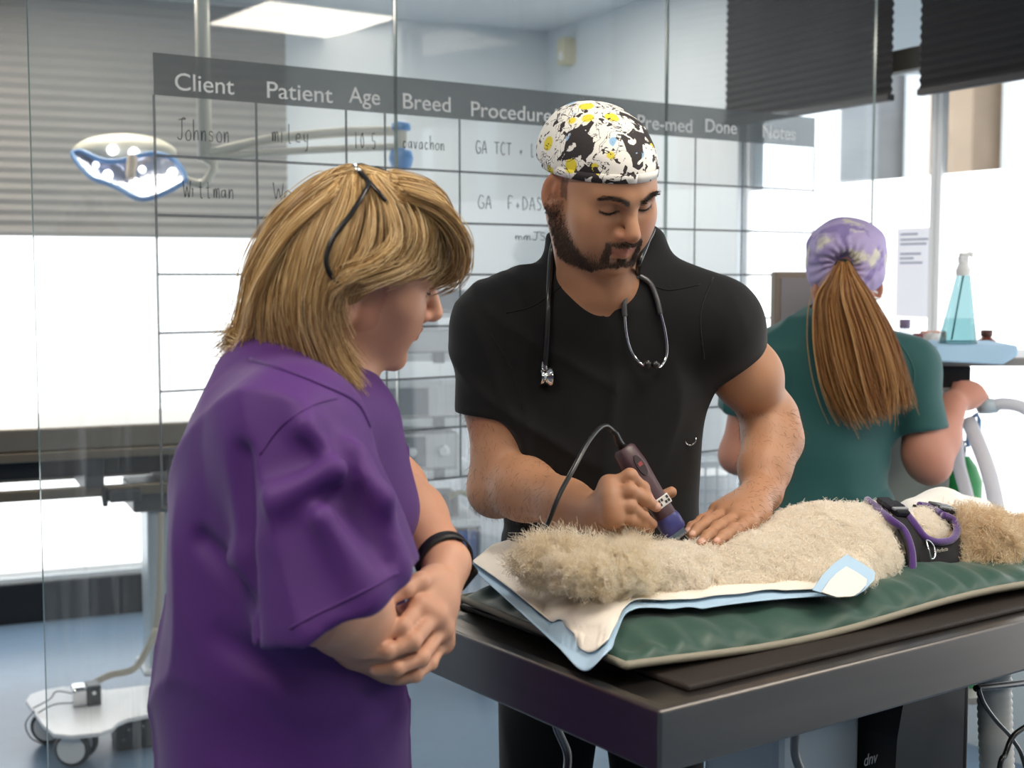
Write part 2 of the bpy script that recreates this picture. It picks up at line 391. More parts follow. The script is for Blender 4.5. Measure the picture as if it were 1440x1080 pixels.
def glassmat(name, tint=(.97, .985, .98), haze=.0, streak=False, hazecol=(.75, .8, .85)):
    m = bpy.data.materials.new(name); m.use_nodes = True; nt = m.node_tree; N = nt.nodes; L = nt.links; N.clear()
    out = N.new('ShaderNodeOutputMaterial'); tr = N.new('ShaderNodeBsdfTransparent'); gl = N.new('ShaderNodeBsdfGlossy'); gl.inputs['Roughness'].default_value = .0
    tr.inputs[0].default_value = (*tint, 1)
    ge = N.new('ShaderNodeNewGeometry'); mr = N.new('ShaderNodeMapRange'); mr.inputs[3].default_value = 1.5; mr.inputs[4].default_value = 1/1.5
    L.new(ge.outputs['Backfacing'], mr.inputs[0]); fz = N.new('ShaderNodeFresnel'); L.new(mr.outputs[0], fz.inputs['IOR'])
    mx = N.new('ShaderNodeMixShader'); L.new(fz.outputs[0], mx.inputs[0]); L.new(tr.outputs[0], mx.inputs[1]); L.new(gl.outputs[0], mx.inputs[2])
    last = mx
    if haze:
        df = N.new('ShaderNodeBsdfTranslucent'); df.inputs[0].default_value = (*hazecol, 1)
        d2 = N.new('ShaderNodeBsdfDiffuse'); d2.inputs[0].default_value = (*hazecol, 1)
        ad = N.new('ShaderNodeMixShader'); ad.inputs[0].default_value = .5; L.new(df.outputs[0], ad.inputs[1]); L.new(d2.outputs[0], ad.inputs[2])
        m2 = N.new('ShaderNodeMixShader'); L.new(last.outputs[0], m2.inputs[1]); L.new(ad.outputs[0], m2.inputs[2]); m2.inputs[0].default_value = haze
        if streak:                                           # dried drips and splashes low on the glass
            tc = N.new('ShaderNodeTexCoord'); mp = N.new('ShaderNodeMapping'); mp.inputs['Scale'].default_value = (55, 55, 1.6)
            L.new(tc.outputs['Object'], mp.inputs['Vector']); n1 = N.new('ShaderNodeTexNoise'); n1.inputs['Scale'].default_value = 1; n1.inputs['Detail'].default_value = 3; L.new(mp.outputs[0], n1.inputs['Vector'])
            r1 = N.new('ShaderNodeMapRange'); r1.inputs[1].default_value = .5; r1.inputs[2].default_value = .78; r1.inputs[3].default_value = 0; r1.inputs[4].default_value = .2; L.new(n1.outputs['Fac'], r1.inputs[0])
            sx = N.new('ShaderNodeSeparateXYZ'); L.new(tc.outputs['Object'], sx.inputs[0])
            r2 = N.new('ShaderNodeMapRange'); r2.inputs[1].default_value = 1.05; r2.inputs[2].default_value = 1.35; r2.inputs[3].default_value = 1; r2.inputs[4].default_value = .18; L.new(sx.outputs['Z'], r2.inputs[0])
            n2 = N.new('ShaderNodeTexNoise'); n2.inputs['Scale'].default_value = 2.2; L.new(tc.outputs['Object'], n2.inputs['Vector'])
            r3 = N.new('ShaderNodeMapRange'); r3.inputs[1].default_value = .42; r3.inputs[2].default_value = .62; L.new(n2.outputs['Fac'], r3.inputs[0])
            vo = N.new('ShaderNodeTexVoronoi'); vo.inputs['Scale'].default_value = 36; L.new(tc.outputs['Object'], vo.inputs['Vector'])
            r4 = N.new('ShaderNodeMapRange'); r4.inputs[1].default_value = .0; r4.inputs[2].default_value = .14; r4.inputs[3].default_value = .35; r4.inputs[4].default_value = 0; L.new(vo.outputs['Distance'], r4.inputs[0])
            r5 = N.new('ShaderNodeMapRange'); r5.inputs[1].default_value = .72; r5.inputs[2].default_value = .8; r5.inputs[3].default_value = 1; r5.inputs[4].default_value = 0; L.new(sx.outputs['Z'], r5.inputs[0])
            def mul(a, b2, op='MULTIPLY'):
                q = N.new('ShaderNodeMath'); q.operation = op; L.new(a, q.inputs[0])
                if isinstance(b2, float): q.inputs[1].default_value = b2
                else: L.new(b2, q.inputs[1])
                return q.outputs[0]
            a = mul(mul(r1.outputs[0], r2.outputs[0]), r3.outputs[0]); c = mul(mul(r4.outputs[0], r5.outputs[0]), r3.outputs[0])
            t = mul(mul(a, c, 'ADD'), haze, 'ADD'); L.new(t, m2.inputs[0])
        last = m2
    L.new(last.outputs[0], out.inputs[0]); return m
wg = glassmat('window_glass')
frame_m = M('window_frame_paint', 'f4f6f8', .3)
def window(name, fr, s0, s1, z0, zf, z1, mid=None, transom=None):
    b = MB(); w = .02
    for (a, c, d, e) in ((s0, s0+w, z0, z1), (s1-w, s1, z0, z1), (s0, s1, z0, z0+w), (s0, s1, z1-w, z1)): b.box(fr, a, c, .035, .06, d, e)
    for m in (mid or []): b.box(fr, m-.02, m+.02, .03, .09, z0, z1)
    if transom: b.box(fr, s0, s1, .025, .07, transom, transom+.07, 1)
    r = struct(b, name, [frame_m, M('transom_paint', '8a8478', .5)])
    b = MB(); b.box(fr, s0+w, s1-w, .055, .061, z0+w, z1-w); tag(b.build('window_glass', wg, r), kind='structure')
    b = MB(); b.box(fr, s0+w, s1-w, .0505, .052, z0+w, zf); tag(b.build('frosted_film', film, r), kind='structure')
window('window_1', BF, WL, SW, .19, 2.3, 2.56)
for i, (a, c) in enumerate(wins): window('window_%d' % (i+2), RF, a, c, .3, 1.785, 2.58, transom=2.13)
# pleated blinds
def blind(fr, s0, s1, zb, zt, mat, rail, label, off=-.06, n=34, cord=None):
    t = thing('pleated_blind', label, 'blind', fr((s0+s1)/2, off, zb))
    rows = []
    for i in range(2*n+1):
        z = zb+(zt-zb)*i/(2*n); o = off+(.004 if i % 2 else -.004)
        rows.append([fr(s0, o, z), fr(s1, o, z)])
    b = MB(); b.grid(rows, smooth=False); b.build('pleated_fabric', mat, t, solid=.0015)
    b = MB(); b.box(fr, s0, s1, off-.014, off+.014, zb-.022, zb); b.build('bottom_rail', rail, t, bevel=.004)
    b = MB(); b.box(fr, s0, s1, off-.02, off+.02, zt, zt+.03); b.build('head_rail', rail, t, bevel=.004)
    return t
blind(BF, WL+.05, SW-.01, 1.645, 2.585, M('grey_blind_cloth', '8f9090', .8), M('blind_rail_grey', '85888a', .5), 'wide grey pleated blind half lowered over the frosted window at back left', n=22)
bm = M('charcoal_blind_cloth', '2b2a2d', .8); br = M('blind_rail_black', '333236', .5)
blind(RF, wins[0][0]+.0, s_on(RF, 1268), 2.045, 2.585, bm, br, 'charcoal pleated blind on the street window beside the light wall', n=20)
blind(RF, s_on(RF, 1307), wins[1][1]-.02, 2.045, 2.585, bm, br, 'charcoal pleated blind at far right, next to the narrow uncovered strip of window', n=20)
# street outside
b = MB(); b.box(RF, -6, 14, .3, 16, -.4, -.3); struct(b, 'pavement_outside', M('paving', 'b9b5ae', .9))
OF = F(RF(0, 7.5), RA)
t = thing('building', 'pale stone building with tall windows across the street', 'building', OF(4, 0, -.3)); 
b = MB()
b.box(OF, -7, 14, 0, .5, -.3, 2.05); b.box(OF, -7, 14, .12, .5, 4.3, 9); b.box(OF, -7, 14, .3, .5, 2.05, 4.3)
b.build('facade', M('pale_stone', 'd9d2c8', .9, noise=(1.5, .08)), t)
pm = M('brown_stone', 'a8917c', .9, noise=(2, .1)); pg = M('grey_stone', '8f9092', .9, noise=(2, .1))
for i in range(14):
    b = MB(); b.box(OF, -6.5+i*1.4, -6.5+i*1.4+.62, -.12, .3, 2.05, 4.3); b.build('pier', pm if i % 2 else pg, t, bevel=.02)
    b = MB(); b.box(OF, -6.5+i*1.4+.7, -6.5+i*1.4+1.32, .2, .3, 2.25, 4.2); b.build('window_pane', M('pale_pane', 'f4f6f8', .2), t)
b = MB(); b.box(OF, -7, 14, -.2, .1, 1.9, 2.05); b.build('string_course', pm, t)
# ------------------------------------------------------------------ glass partition
gm = glassmat('partition_glass', (.965, .975, .975), .028, True); ge = M('glass_edge', '6f8a86', .15, trans=.3, ior=1.5)
GT = thing('glass_partition', 'frameless clear glass partition of three panels behind the people', 'glass partition', GF(1, 0, 0))
def gpanel(s0, s1, label):
    b = MB(); b.box(GF, s0+.002, s1-.002, -.005, .005, .012, 2.62)
    for i in range(6): b.m[i] = 0
    for i in (0, 1, 4, 5): b.m[i] = 1
    setlabel(b.build('glass_panel', [gm, ge], GT), label)
sg = [s_on(GF, x) for x in (47, 558, 935, 1225)]
gpanel(sg[0], sg[1], 'clear glass panel at left with dried drips, bearing the Client and Patient columns')
gpanel(sg[1], sg[2], 'middle clear glass panel behind the man in black scrubs')
gpanel(sg[2], sg[3], 'right-hand clear glass panel with the Notes column, behind the green-clad person')
b = MB(); b.box(GF, sg[0], sg[3], -.012, .012, 0, .012); b.build('floor_channel', steel, GT)
# planner printed on the glass
def film_mat(name, col, a):
    m = bpy.data.materials.new(name); m.use_nodes = True; nt = m.node_tree; N = nt.nodes; L = nt.links; N.clear()
    out = N.new('ShaderNodeOutputMaterial'); tr = N.new('ShaderNodeBsdfTransparent'); d = N.new('ShaderNodeBsdfDiffuse'); d.inputs[0].default_value = (*lin(col), 1)
    mx = N.new('ShaderNodeMixShader'); mx.inputs[0].default_value = a; L.new(tr.outputs[0], mx.inputs[1]); L.new(d.outputs[0], mx.inputs[2]); L.new(mx.outputs[0], out.inputs[0]); return m
hm = film_mat('grey_vinyl', '6a7072', .6); lm = film_mat('line_vinyl', '72787c', .6); tm = film_mat('letter_vinyl', 'eef0f0', .8); ink = film_mat('marker_ink', '3a3e42', .6)
pl = thing('procedure_planner', 'grey printed planner grid with headed columns on the glass wall', 'planner', GF(1, -.006, .95))
SX = [0, s_on(GF, 362), s_on(GF, 487), s_on(GF, 541), s_on(GF, 645), s_on(GF, 884), s_on(GF, 974), s_on(GF, 1040), s_on(GF, 1140)]
b = MB(); b.box(GF, 0, SX[-1], -.0068, -.0058, 1.842, 1.93); b.build('header_band', hm, pl)
b = MB()
zr = [1.715-i*.1258 for i in range(7)]
for z in zr: b.box(GF, 0, SX[-1], -.0066, -.006, z-.003, z+.003)
for s in SX: b.box(GF, s-.003, s+.003, -.0064, -.0058, zr[-1], 1.842)
b.build('grid_lines', lm, pl)
nv = -GF.v
def fr_g(px, py):
    s = s_on(GF, px); q = GF(s, -.0072); p = at(px, py, q.y); return AX(V((q.x, q.y, p.z)), GF.u, y=(0, 0, 1)), s
for (w, x0, x1, y) in (('Client', 248, 330, 126), ('Patient', 375, 466, 137), ('Age', 491, 534, 144), ('Breed', 564, 630, 152), ('Procedure/Condition', 659, 878, 163), ('Pre-med', 891, 967, 180), ('Done', 986, 1029, 185), ('Notes', 1066, 1111, 193)):
    f_, s = fr_g(x0, y); text('heading', w, f_, .052, tm, pl, width=s_on(GF, x1)-s)
# handwriting: each letter as strokes on a 1 x 1 field
GL = {'J': [[(.2, .95), (.9, 1), (.55, .98), (.5, .2), (.3, 0), (.05, .12)]], 'o': [[(.4, .5), (.1, .3), (.2, .02), (.55, .05), (.6, .35), (.4, .5)]], 'h': [[(.1, 1), (.12, 0), (.2, .35), (.45, .5), (.55, .3), (.55, 0)]],
 'n': [[(.1, .5), (.12, 0), (.2, .35), (.4, .5), (.5, .35), (.52, 0)]], 's': [[(.5, .45), (.25, .5), (.15, .35), (.45, .2), (.4, .02), (.1, .05)]], 'm': [[(.05, .5), (.08, 0), (.15, .4), (.3, .5), (.35, 0), (.42, .4), (.58, .5), (.65, 0)]],
 'i': [[(.2, .5), (.2, 0)], [(.2, .66), (.22, .68)]], 'l': [[(.15, 1), (.15, .05), (.35, 0)]], 'e': [[(.1, .25), (.5, .28), (.4, .5), (.15, .4), (.12, .1), (.5, .05)]], 'y': [[(.1, .5), (.15, .15), (.4, .12)], [(.5, .5), (.42, -.3), (.2, -.4)]],
 '1': [[(.2, .9), (.2, 0)]], '0': [[(.35, .9), (.08, .5), (.25, 0), (.5, .3), (.35, .9)]], '.': [[(.2, .02), (.24, .05)]], '5': [[(.5, .9), (.15, .9), (.12, .5), (.45, .45), (.4, .05), (.08, .05)]],
 'c': [[(.5, .42), (.25, .5), (.1, .2), (.3, 0), (.52, .1)]], 'a': [[(.5, .48), (.15, .4), (.12, .05), (.42, .1), (.5, .48), (.55, 0)]], 'v': [[(.08, .5), (.28, 0), (.5, .5)]], 'G': [[(.6, .85), (.25, .95), (.05, .4), (.3, 0), (.62, .15), (.6, .42), (.38, .4)]],
 'A': [[(.05, 0), (.32, .95), (.6, 0)], [(.15, .35), (.5, .35)]], 'T': [[(0, .92), (.65, .92)], [(.33, .92), (.33, 0)]], 'C': [[(.58, .8), (.3, .95), (.06, .45), (.3, 0), (.6, .12)]], '+': [[(.1, .3), (.5, .3)], [(.3, .5), (.3, .1)]],
 't': [[(.25, .85), (.25, .05), (.45, 0)], [(.05, .55), (.45, .55)]], 'r': [[(.1, .5), (.12, 0), (.2, .4), (.45, .48)]], 'W': [[(0, .9), (.2, 0), (.4, .6), (.6, 0), (.8, .9)]], 'd': [[(.5, .45), (.15, .4), (.12, .05), (.5, .1)], [(.52, 1), (.54, 0)]],
 'F': [[(.1, 0), (.1, .95), (.55, .92)], [(.1, .5), (.45, .5)]], 'P': [[(.1, 0), (.1, .95), (.5, .85), (.45, .5), (.1, .48)]], 'D': [[(.1, 0), (.1, .95), (.55, .6), (.5, .2), (.1, 0)]], 'S': [[(.5, .8), (.25, .95), (.12, .7), (.5, .35), (.35, 0), (.08, .1)]]}
def scribble(s, px, py, px1, h):
    f_, s0_ = fr_g(px, py); w = (s_on(GF, px1)-s0_); adv = w/len(s); b = MB()
    for i, ch in enumerate(s):
        for st in GL.get(ch, []):
            pts = smooth_path([f_(i*adv+x*adv*1.25, y*h+rnd.uniform(-.001, .001)) for x, y in st], 5)
            b.tube(pts, .0011, 5)
    b.build('handwriting', ink, pl)
for a in (('Johnson', 251, 196, 326, .045), ('miley', 383, 199, 437, .042), ('10.5', 498, 208, 530, .04), ('cavachon', 565, 208, 625, .034), ('GA TCT + lateral', 667, 215, 800, .032), ('Wittman', 258, 277, 331, .04), ('Wood', 384, 280, 440, .04), ('GA  F+DAS', 670, 293, 762, .034), ('mmJS', 722, 337, 768, .02)):
    scribble(*a)
# ------------------------------------------------------------------ lamps
lampm = M('light_diffuser', 'fff3e2', .5, emit=13)
def ceiling_panel(x, y, label, st=None, ang=UA, a=.6, bb=.6):
    f_ = F((x, y, 0), ang); t = thing('ceiling_light', label, 'ceiling light', (x, y, HC), 'square ceiling light panels')
    b = MB(); b.box(f_, -a/2-.03, a/2+.03, -bb/2-.03, bb/2+.03, HC-.012, HC-.0005); b.build('frame', white, t)
    b = MB(); b.box(f_, -a/2, a/2, -bb/2, bb/2, HC-.016, HC-.0125); b.build('diffuser', lampm, t)
ceiling_panel(2.35, 1.62, 'square ceiling light panel whose reflection shows in the glass', a=.62, bb=.62)
for x, y in ((.75, 1.5), (-.9, .9), (.5, -.7), (2.6, -.6), (-2.2, -.6)): ceiling_panel(x, y, 'square ceiling light panel above the front of the room')  # unseen panels put in as fill light for the front of the room
for x, y in ((-2.9, 4.0), (-1.55, 4.75), (-.12, 5.15)): ceiling_panel(x, y, 'square ceiling light panel above the room behind the glass')  # extra panels out of view, added to brighten the space past the glass
p = on(159, 12, HC-.012)
t = thing('downlight', 'small round ceiling downlight above the grey blind', 'ceiling light', p); f_ = F(p, 0)
b = MB(); b.lathe(f_, [(.07, .011), (.075, .0), (.06, -.003), (.055, .004)], 24); b.build('trim_ring', white, t)
b = MB(); b.lathe(f_, [(.054, .004), (.054, -.002)], 24); b.build('lamp', M('downlight_lamp', 'fffaf0', .5, emit=12), t)
SC.view_settings.exposure = 0.56
SC.cycles.max_bounces = 8; SC.cycles.transparent_max_bounces = 24; SC.cycles.diffuse_bounces = 5; SC.cycles.glossy_bounces = 3
SC.cycles.caustics_reflective = False; SC.cycles.caustics_refractive = False
SC.cycles.use_denoising = True
# ------------------------------------------------------------------ examination table
TZ = .97
TC = on(928, 1000, TZ); TF = F((TC.x, TC.y, 0), UA)
def tat(px, py, t):                      # sight line met by the upright plane at t across the table
    r = ray(px, py); o = TF(0, t, 0); k = (o-V((0, 0, ZC))).dot(TF.v)/r.dot(TF.v)
    return V((0, 0, ZC))+r*k
def tst(p):                              # world -> table coordinates
    d = V(p)-TF.o; return d.dot(TF.u), d.dot(TF.v), p[2]
TL, TWD, AH = 1.36, .6, .075
tb = thing('examination_table', 'stainless steel examination table with a deep rim under the green cushion', 'table', TF(TL/2, TWD/2, 0))
ts = M('table_steel', '7c7774', .33, 1, noise=(3, .06), stretch=(1, 1, 12))
b = MB()                                 # tray: raised rim, sunken floor
rw = .02; rings = [[TF(a, c, z) for a, c in ((e, e), (TL-e, e), (TL-e, TWD-e), (e, TWD-e))] for e, z in ((0, TZ), (0, TZ-AH), (rw, TZ-AH), (rw, TZ))]
b.add([p for r in rings for p in r], [(4*k+i, 4*((k+1) % 4)+i, 4*((k+1) % 4)+(i+1) % 4, 4*k+(i+1) % 4) for k in range(4) for i in range(4)])
b.box(TF, rw, TL-rw, rw, TWD-rw, TZ-.025, TZ-.012)
b.build('table_top', ts, tb, bevel=.004, seg=3)
b = MB(); b.box(TF, .05, TL-.05, .05, TWD-.05, TZ-AH-.025, TZ-AH+.02); b.build('under_frame', M('under_frame_steel', '6f6b67', .4, 1), tb, bevel=.003)
pcol = M('pale_column', 'aeb6bc', .4, .2)
cx, cy = .52, .3
for a0, a1, z0, z1, nm in ((cx-.12, cx+.12, .1, .62, 'outer_column'), (cx-.09, cx+.09, .62, TZ-AH-.02, 'inner_column')):
    b = MB(); b.box(TF, a0, a1, cy-.08, cy+.08, z0, z1); b.build(nm, pcol, tb, bevel=.012)
b = MB(); b.box(TF, .25, 1.1, .12, .48, .05, .1); b.build('base', pcol, tb, bevel=.015)
for s_ in (.29, 1.06):
    for t_ in (.15, .45):
        b = MB(); f_ = F(TF(s_, t_, .03), UA); b.lathe(f_, [(.026, -.012), (.03, -.008), (.03, .008), (.026, .012)], 20, axis='v'); b.build('caster', black, tb)
for s_, t_ in ((.3, .07), (.12, .35)):     # hanging hooks on the frame
    b = MB(); b.tube(smooth_path([TF(s_, t_, TZ-AH-.02), TF(s_, t_, TZ-AH-.06), TF(s_+.012, t_-.01, TZ-AH-.1), TF(s_+.004, t_-.02, TZ-AH-.125)], 6), .006, 8); b.build('hook', M('hook_steel', '7a7a7a', .35, 1), tb)
b = MB(); b.box(TF, .1, TL-.035, .06, TWD-.033, TZ-.0118, TZ-.004); o = b.build('rubber_mat', M('black_rubber', '2b2420', .55, bump=(300, .2)), None, bevel=.003); tag(o, 'thin dark rubber mat lying in the steel table tray', 'mat')
# ------------------------------------------------------------------ cushion
CZ = TZ-.003                              # underside
S0, S1, T0, T1 = .075, 1.3, .104, .555
green = M('green_nylon', '25483c', .45, bump=(35, .25, .004), sheen=.2)
pipem = M('beige_piping', '8f8a7c', .8)
cu = thing('cushion', 'dark green padded cushion with beige piping under the fluffy dog', 'cushion', TF(.6, .33, TZ))
def cush(a, c, top):
    s = (S0+S1)/2+(S1-S0)/2*a; t = (T0+T1)/2+(T1-T0)/2*c
    s += .02*c*(1-a)/2                    # left end slightly skewed
    t -= .02*a*(1-c)/2
    e = max(0, (1-abs(a)**9)*(1-abs(c)**5))**.5
    edge = CZ+.0105+.008*math.sin(5*a+1)*(1-c)/2+.004*max(0, a-.1)
    if top:
        w = .0045*math.sin(60*a+3*math.sin(7*a))*math.exp(-((1+c)/.28)**2)+.004*math.sin(26*c+2*math.sin(5*c))*math.exp(-((1+a)/.12)**2)+.003*math.sin(21*a+9*c)*e
        return TF(s, t, edge+.036*e*(1-.4*max(0, min(1, (a-.02)/.35)))+w*min(1, e*2))
    return TF(s, t, max(CZ, edge-.0105*min(1, e*2.2)))
na, nc = 150, 60
def spread(i, n):
    x = 2*i/n-1; return math.sin(x*math.pi/2)
b = MB()
b.grid([[cush(spread(i, na), spread(j, nc), True) for i in range(na+1)] for j in range(nc+1)])
b.build('cover', green, cu)
b = MB(); b.grid([[cush(spread(i, na), spread(j, nc), False) for i in range(na+1)] for j in range(nc+1)], flip=True); b.build('underside', M('beige_underside', 'b5ad9c', .8), cu)
per = [cush(spread(i, na), -1, True) for i in range(na)]+[cush(1, spread(j, nc), True) for j in range(nc)]+[cush(spread(i, na), 1, True) for i in range(na, 0, -1)]+[cush(-1, spread(j, nc), True) for j in range(nc, 0, -1)]
b = MB(); b.tube(per, .0055, 8, closed=True); b.build('piping', pipem, cu)
ZT = CZ+.0105+.036                         # top of the cushion
# ------------------------------------------------------------------ absorbent pads
padw = M('pad_white', 'e9e2d8', .85, bump=(220, .25)); padb = M('pad_blue', 'a9c6de', .6)
pad = thing('absorbent_pad', 'large white absorbent pad with blue edge draped over the cushion corner', 'pad', on(820, 860, ZT))
front = [on(660, 796, ZT+.004), on(700, 832, ZT+.008), on(740, 868, ZT-.002), on(783, 908, ZT-.03), on(820, 943, TZ+.012), on(850, 921, TZ+.03), on(885, 892, ZT-.022), on(930, 870, ZT-.004), on(1000, 854, ZT+.003), on(1090, 843, ZT+.004), on(1182, 837, ZT+.002)]
back = [on(690, 772, ZT+.004), on(760, 752, ZT+.004), on(800, 752, ZT+.004), on(840, 752, ZT+.004), on(880, 754, ZT+.004), on(920, 758, ZT+.004), on(960, 760, ZT+.004), on(1000, 764, ZT+.004), on(1050, 768, ZT+.004), on(1110, 776, ZT+.004), on(1170, 790, ZT+.003)]
fs, bs = smooth_path(front, 14), smooth_path(back, 14)
def padp(i, q):
    p = fs[i].lerp(bs[i], q); s_, t_, z_ = tst(p); a = c = 0
    for _ in range(5): a, c = (s_-.02*c*(1-a)/2-(S0+S1)/2)/((S1-S0)/2), (t_+.02*a*(1-c)/2-(T0+T1)/2)/((T1-T0)/2)
    if abs(a) < 1.02 and abs(c) < 1.02:
        a = max(-1, min(1, a)); c = max(-1, min(1, c))
        h = cush(a, c, True).z+.013
        if p.z < h: p = V((p.x, p.y, h))
    return p
Qs = [0, .015, .03, .045, .06, .08, .1, .12, .14, .16, .18, .2, .225, .25, .3, .36, .45, .6, .8, 1]
b = MB(); b.grid([[padp(i, q) for i in range(len(fs))] for q in Qs]); b.build('blue_backing', padb, pad, solid=.0012)
b = MB(); n = len(fs)
Qw = [.075, .09, .105, .12, .14, .16, .18, .2, .225, .25, .3, .36, .45, .6, .8, .985]
b.grid([[padp(i, q)+V((0, 0, .0065)) for i in range(1, n-1)] for q in Qw]); b.build('white_facing', padw, pad, solid=.0012)
bt = thing('absorbent_pad', 'small folded-up pad corner with blue border leaning against the dog', 'pad', on(1180, 830, ZT))
poly = [(1142, 830), (1157, 808), (1172, 793), (1190, 780), (1211, 792), (1230, 805), (1229, 816), (1216, 830), (1204, 838), (1172, 840)]
def lean(px, py): return tat(px, py, .118+.0009*(840-py))
cxm, cym = 1186, 815
b = MB(); P = [lean(*p) for p in poly]; c_ = lean(cxm, cym)
b.add(P+[c_], [(i, (i+1) % 10, 10) for i in range(10)], 0, False); b.build('blue_border', padb, bt, solid=.002)
b = MB(); P = [lean(cxm-4+(x-cxm)*.72, cym+6+(y-cym)*.72)-TF.v*.006 for x, y in poly]
b.add(P+[c_-TF.v*.006], [(i, (i+1) % 10, 10) for i in range(10)], 0, False); b.build('white_centre', padw, bt, solid=.002)
# ------------------------------------------------------------------ dog
DT = .30
dog = thing('dog', 'fluffy cream dog lying on the green cushion, head to the right', 'dog', TF(.55, DT, ZT))
DU = F((0, 0, 0), UA)
dogm = M('dog_skin', 'd2c0a6', .9, attr=True, bump=(90, .8, .006))
B = Blob(.0038)
def dell(px, py, rs, rt, rz, t=DT, k=.05): B.ell(tat(px, py, t), (rs, rt, rz), k, 1, DU)
dell(935, 812, .055, .06, .03); dell(1000, 817, .09, .075, .034); dell(1075, 800, .11, .09, .05); dell(1165, 784, .12, .10, .073); dell(1250, 784, .10, .10, .077); dell(1310, 786, .085, .085, .07)
dell(1375, 786, .07, .065, .06, DT-.02); dell(1425, 788, .07, .06, .05, DT-.04)                    # neck, skull
dell(1482, 792, .05, .035, .032, DT-.06, .03)                                                        # muzzle
dell(1378, 768, .035, .03, .045, DT-.09, .02); dell(1395, 788, .03, .022, .03, DT-.1, .02)           # ear
B.chain([tat(925, 806, DT-.02), tat(870, 802, DT-.03), tat(815, 794, DT-.0), tat(765, 789, DT+.02), tat(735, 790, DT+.03)], [.02, .01, .01, .012, .006], .03)   # tail and hind leg
B.chain([tat(930, 796, DT+.05), tat(880, 790, DT+.05), tat(790, 786, DT+.04)], [.018, .01, .01], .03)
B.chain([tat(900, 812, DT-.04), tat(840, 808, DT-.06), tat(790, 803, DT-.05)], [.010, .006, .005], .02)
B.chain([tat(1230, 805, DT-.05), tat(1190, 822, DT-.11), tat(1150, 826, DT-.11)], [.04, .022, .018], .03)   # front leg folded
B.chain([tat(1330, 795, DT-.05), tat(1400, 805, DT-.1)], [.03, .02], .03)
nz = np.random.default_rng(3)
B.disp = lambda X, Y, Z: .0058*np.sin(215*X+5*np.sin(90*Z)+3*np.sin(70*Y))*np.sin(205*Y+4*np.sin(80*X))*np.sin(210*Z+5*np.sin(85*Y))+.003*np.sin(55*X+9*np.sin(23*Z))*np.sin(50*Y+7*np.sin(31*X))*np.sin(60*Z+5*np.sin(29*Y))
def dogcol(P):
    c = np.tile(np.array(lin('f7ecdb')), (len(P), 1)); s = (P-np.array(TF.o))@np.array(TF.u)
    shoulder = np.clip((s-.86)/.12, 0, 1)[:, None]
    c = c*(1-shoulder)+np.array(lin('ecd6b6'))*shoulder
    g = .5+.5*np.sin(40*P[:, 0]+6*np.sin(25*P[:, 2]))*np.sin(44*P[:, 1]); return c*(1-.06*g[:, None])
bodyd = B.mesh('body', dogm, dog, 1, dogcol)
P, Nn = normals(bodyd)
from mathutils.bvhtree import BVHTree
bpy.context.view_layer.update()
B.disp = None; tmp_ = B.mesh('smooth_form', dogm)           # the coat without its curls, only to lay the straps on
bvh = BVHTree.FromPolygons([tuple(v.co) for v in tmp_.data.vertices], [tuple(f.vertices) for f in tmp_.data.polygons])
bpy.data.meshes.remove(tmp_.data)
OC = V((0, 0, ZC))
def drape(px, py, off):                   # a point lying on the dog's coat
    r = ray(px, py).normalized(); h = bvh.ray_cast(OC, r)
    if h[0] is None:
        n = bvh.find_nearest(tat(px, py, DT)); return n[0]+n[1]*off, n[1]
    return h[0]+h[1]*(off+.003), h[1]
def fur(name, idx, length, mat, rad, curl=.004, clump=.35, k=7, lean_=None, per=1, par=None, src=(P, Nn)):
    Pp, Np = src; idx = np.repeat(idx, per); n = len(idx)
    root = Pp[idx]+nz.normal(0, .002, (n, 3)); nn = Np[idx]+nz.normal(0, .28, (n, 3)); 
    if lean_ is not None: nn = nn+np.array(lean_)
    nn /= np.linalg.norm(nn, axis=1)[:, None]
    e1 = np.cross(nn, nz.normal(0, 1, (n, 3))); e1 /= np.linalg.norm(e1, axis=1)[:, None]; e2 = np.cross(nn, e1)
    # curls share phase and drift in small cells so that locks form
    cell = np.floor(root/.010).astype(int); hsh = (cell@np.array([73856093, 19349663, 83492791])) % 1000
    g = np.random.default_rng(5); T = g.normal(0, 1, (1000, 3)); ph = g.uniform(0, 6.28, 1000)[hsh]+nz.normal(0, .3, n)
    drift = T[hsh]; L = length*nz.uniform(.6, 1.15, n)
    q = np.linspace(0, 1, k)[None, :, None]; a = ph[:, None, None]+q*10
    S = root[:, None, :]+nn[:, None, :]*L[:, None, None]*q+(e1[:, None, :]*np.cos(a)+e2[:, None, :]*np.sin(a))*curl*q**.7+drift[:, None, :]*(clump*L[:, None, None])*q**2*.5
    S[:, :, 2] = np.maximum(S[:, :, 2], ZT-.03)
    return hair(name, S, rad*np.linspace(1, .35, k)[None, :]**.8, mat, par)
sT = (P-np.array(TF.o))@np.array(TF.u); tT = (P-np.array(TF.o))@np.array(TF.v)
top = P[:, 2] > ZT-.015
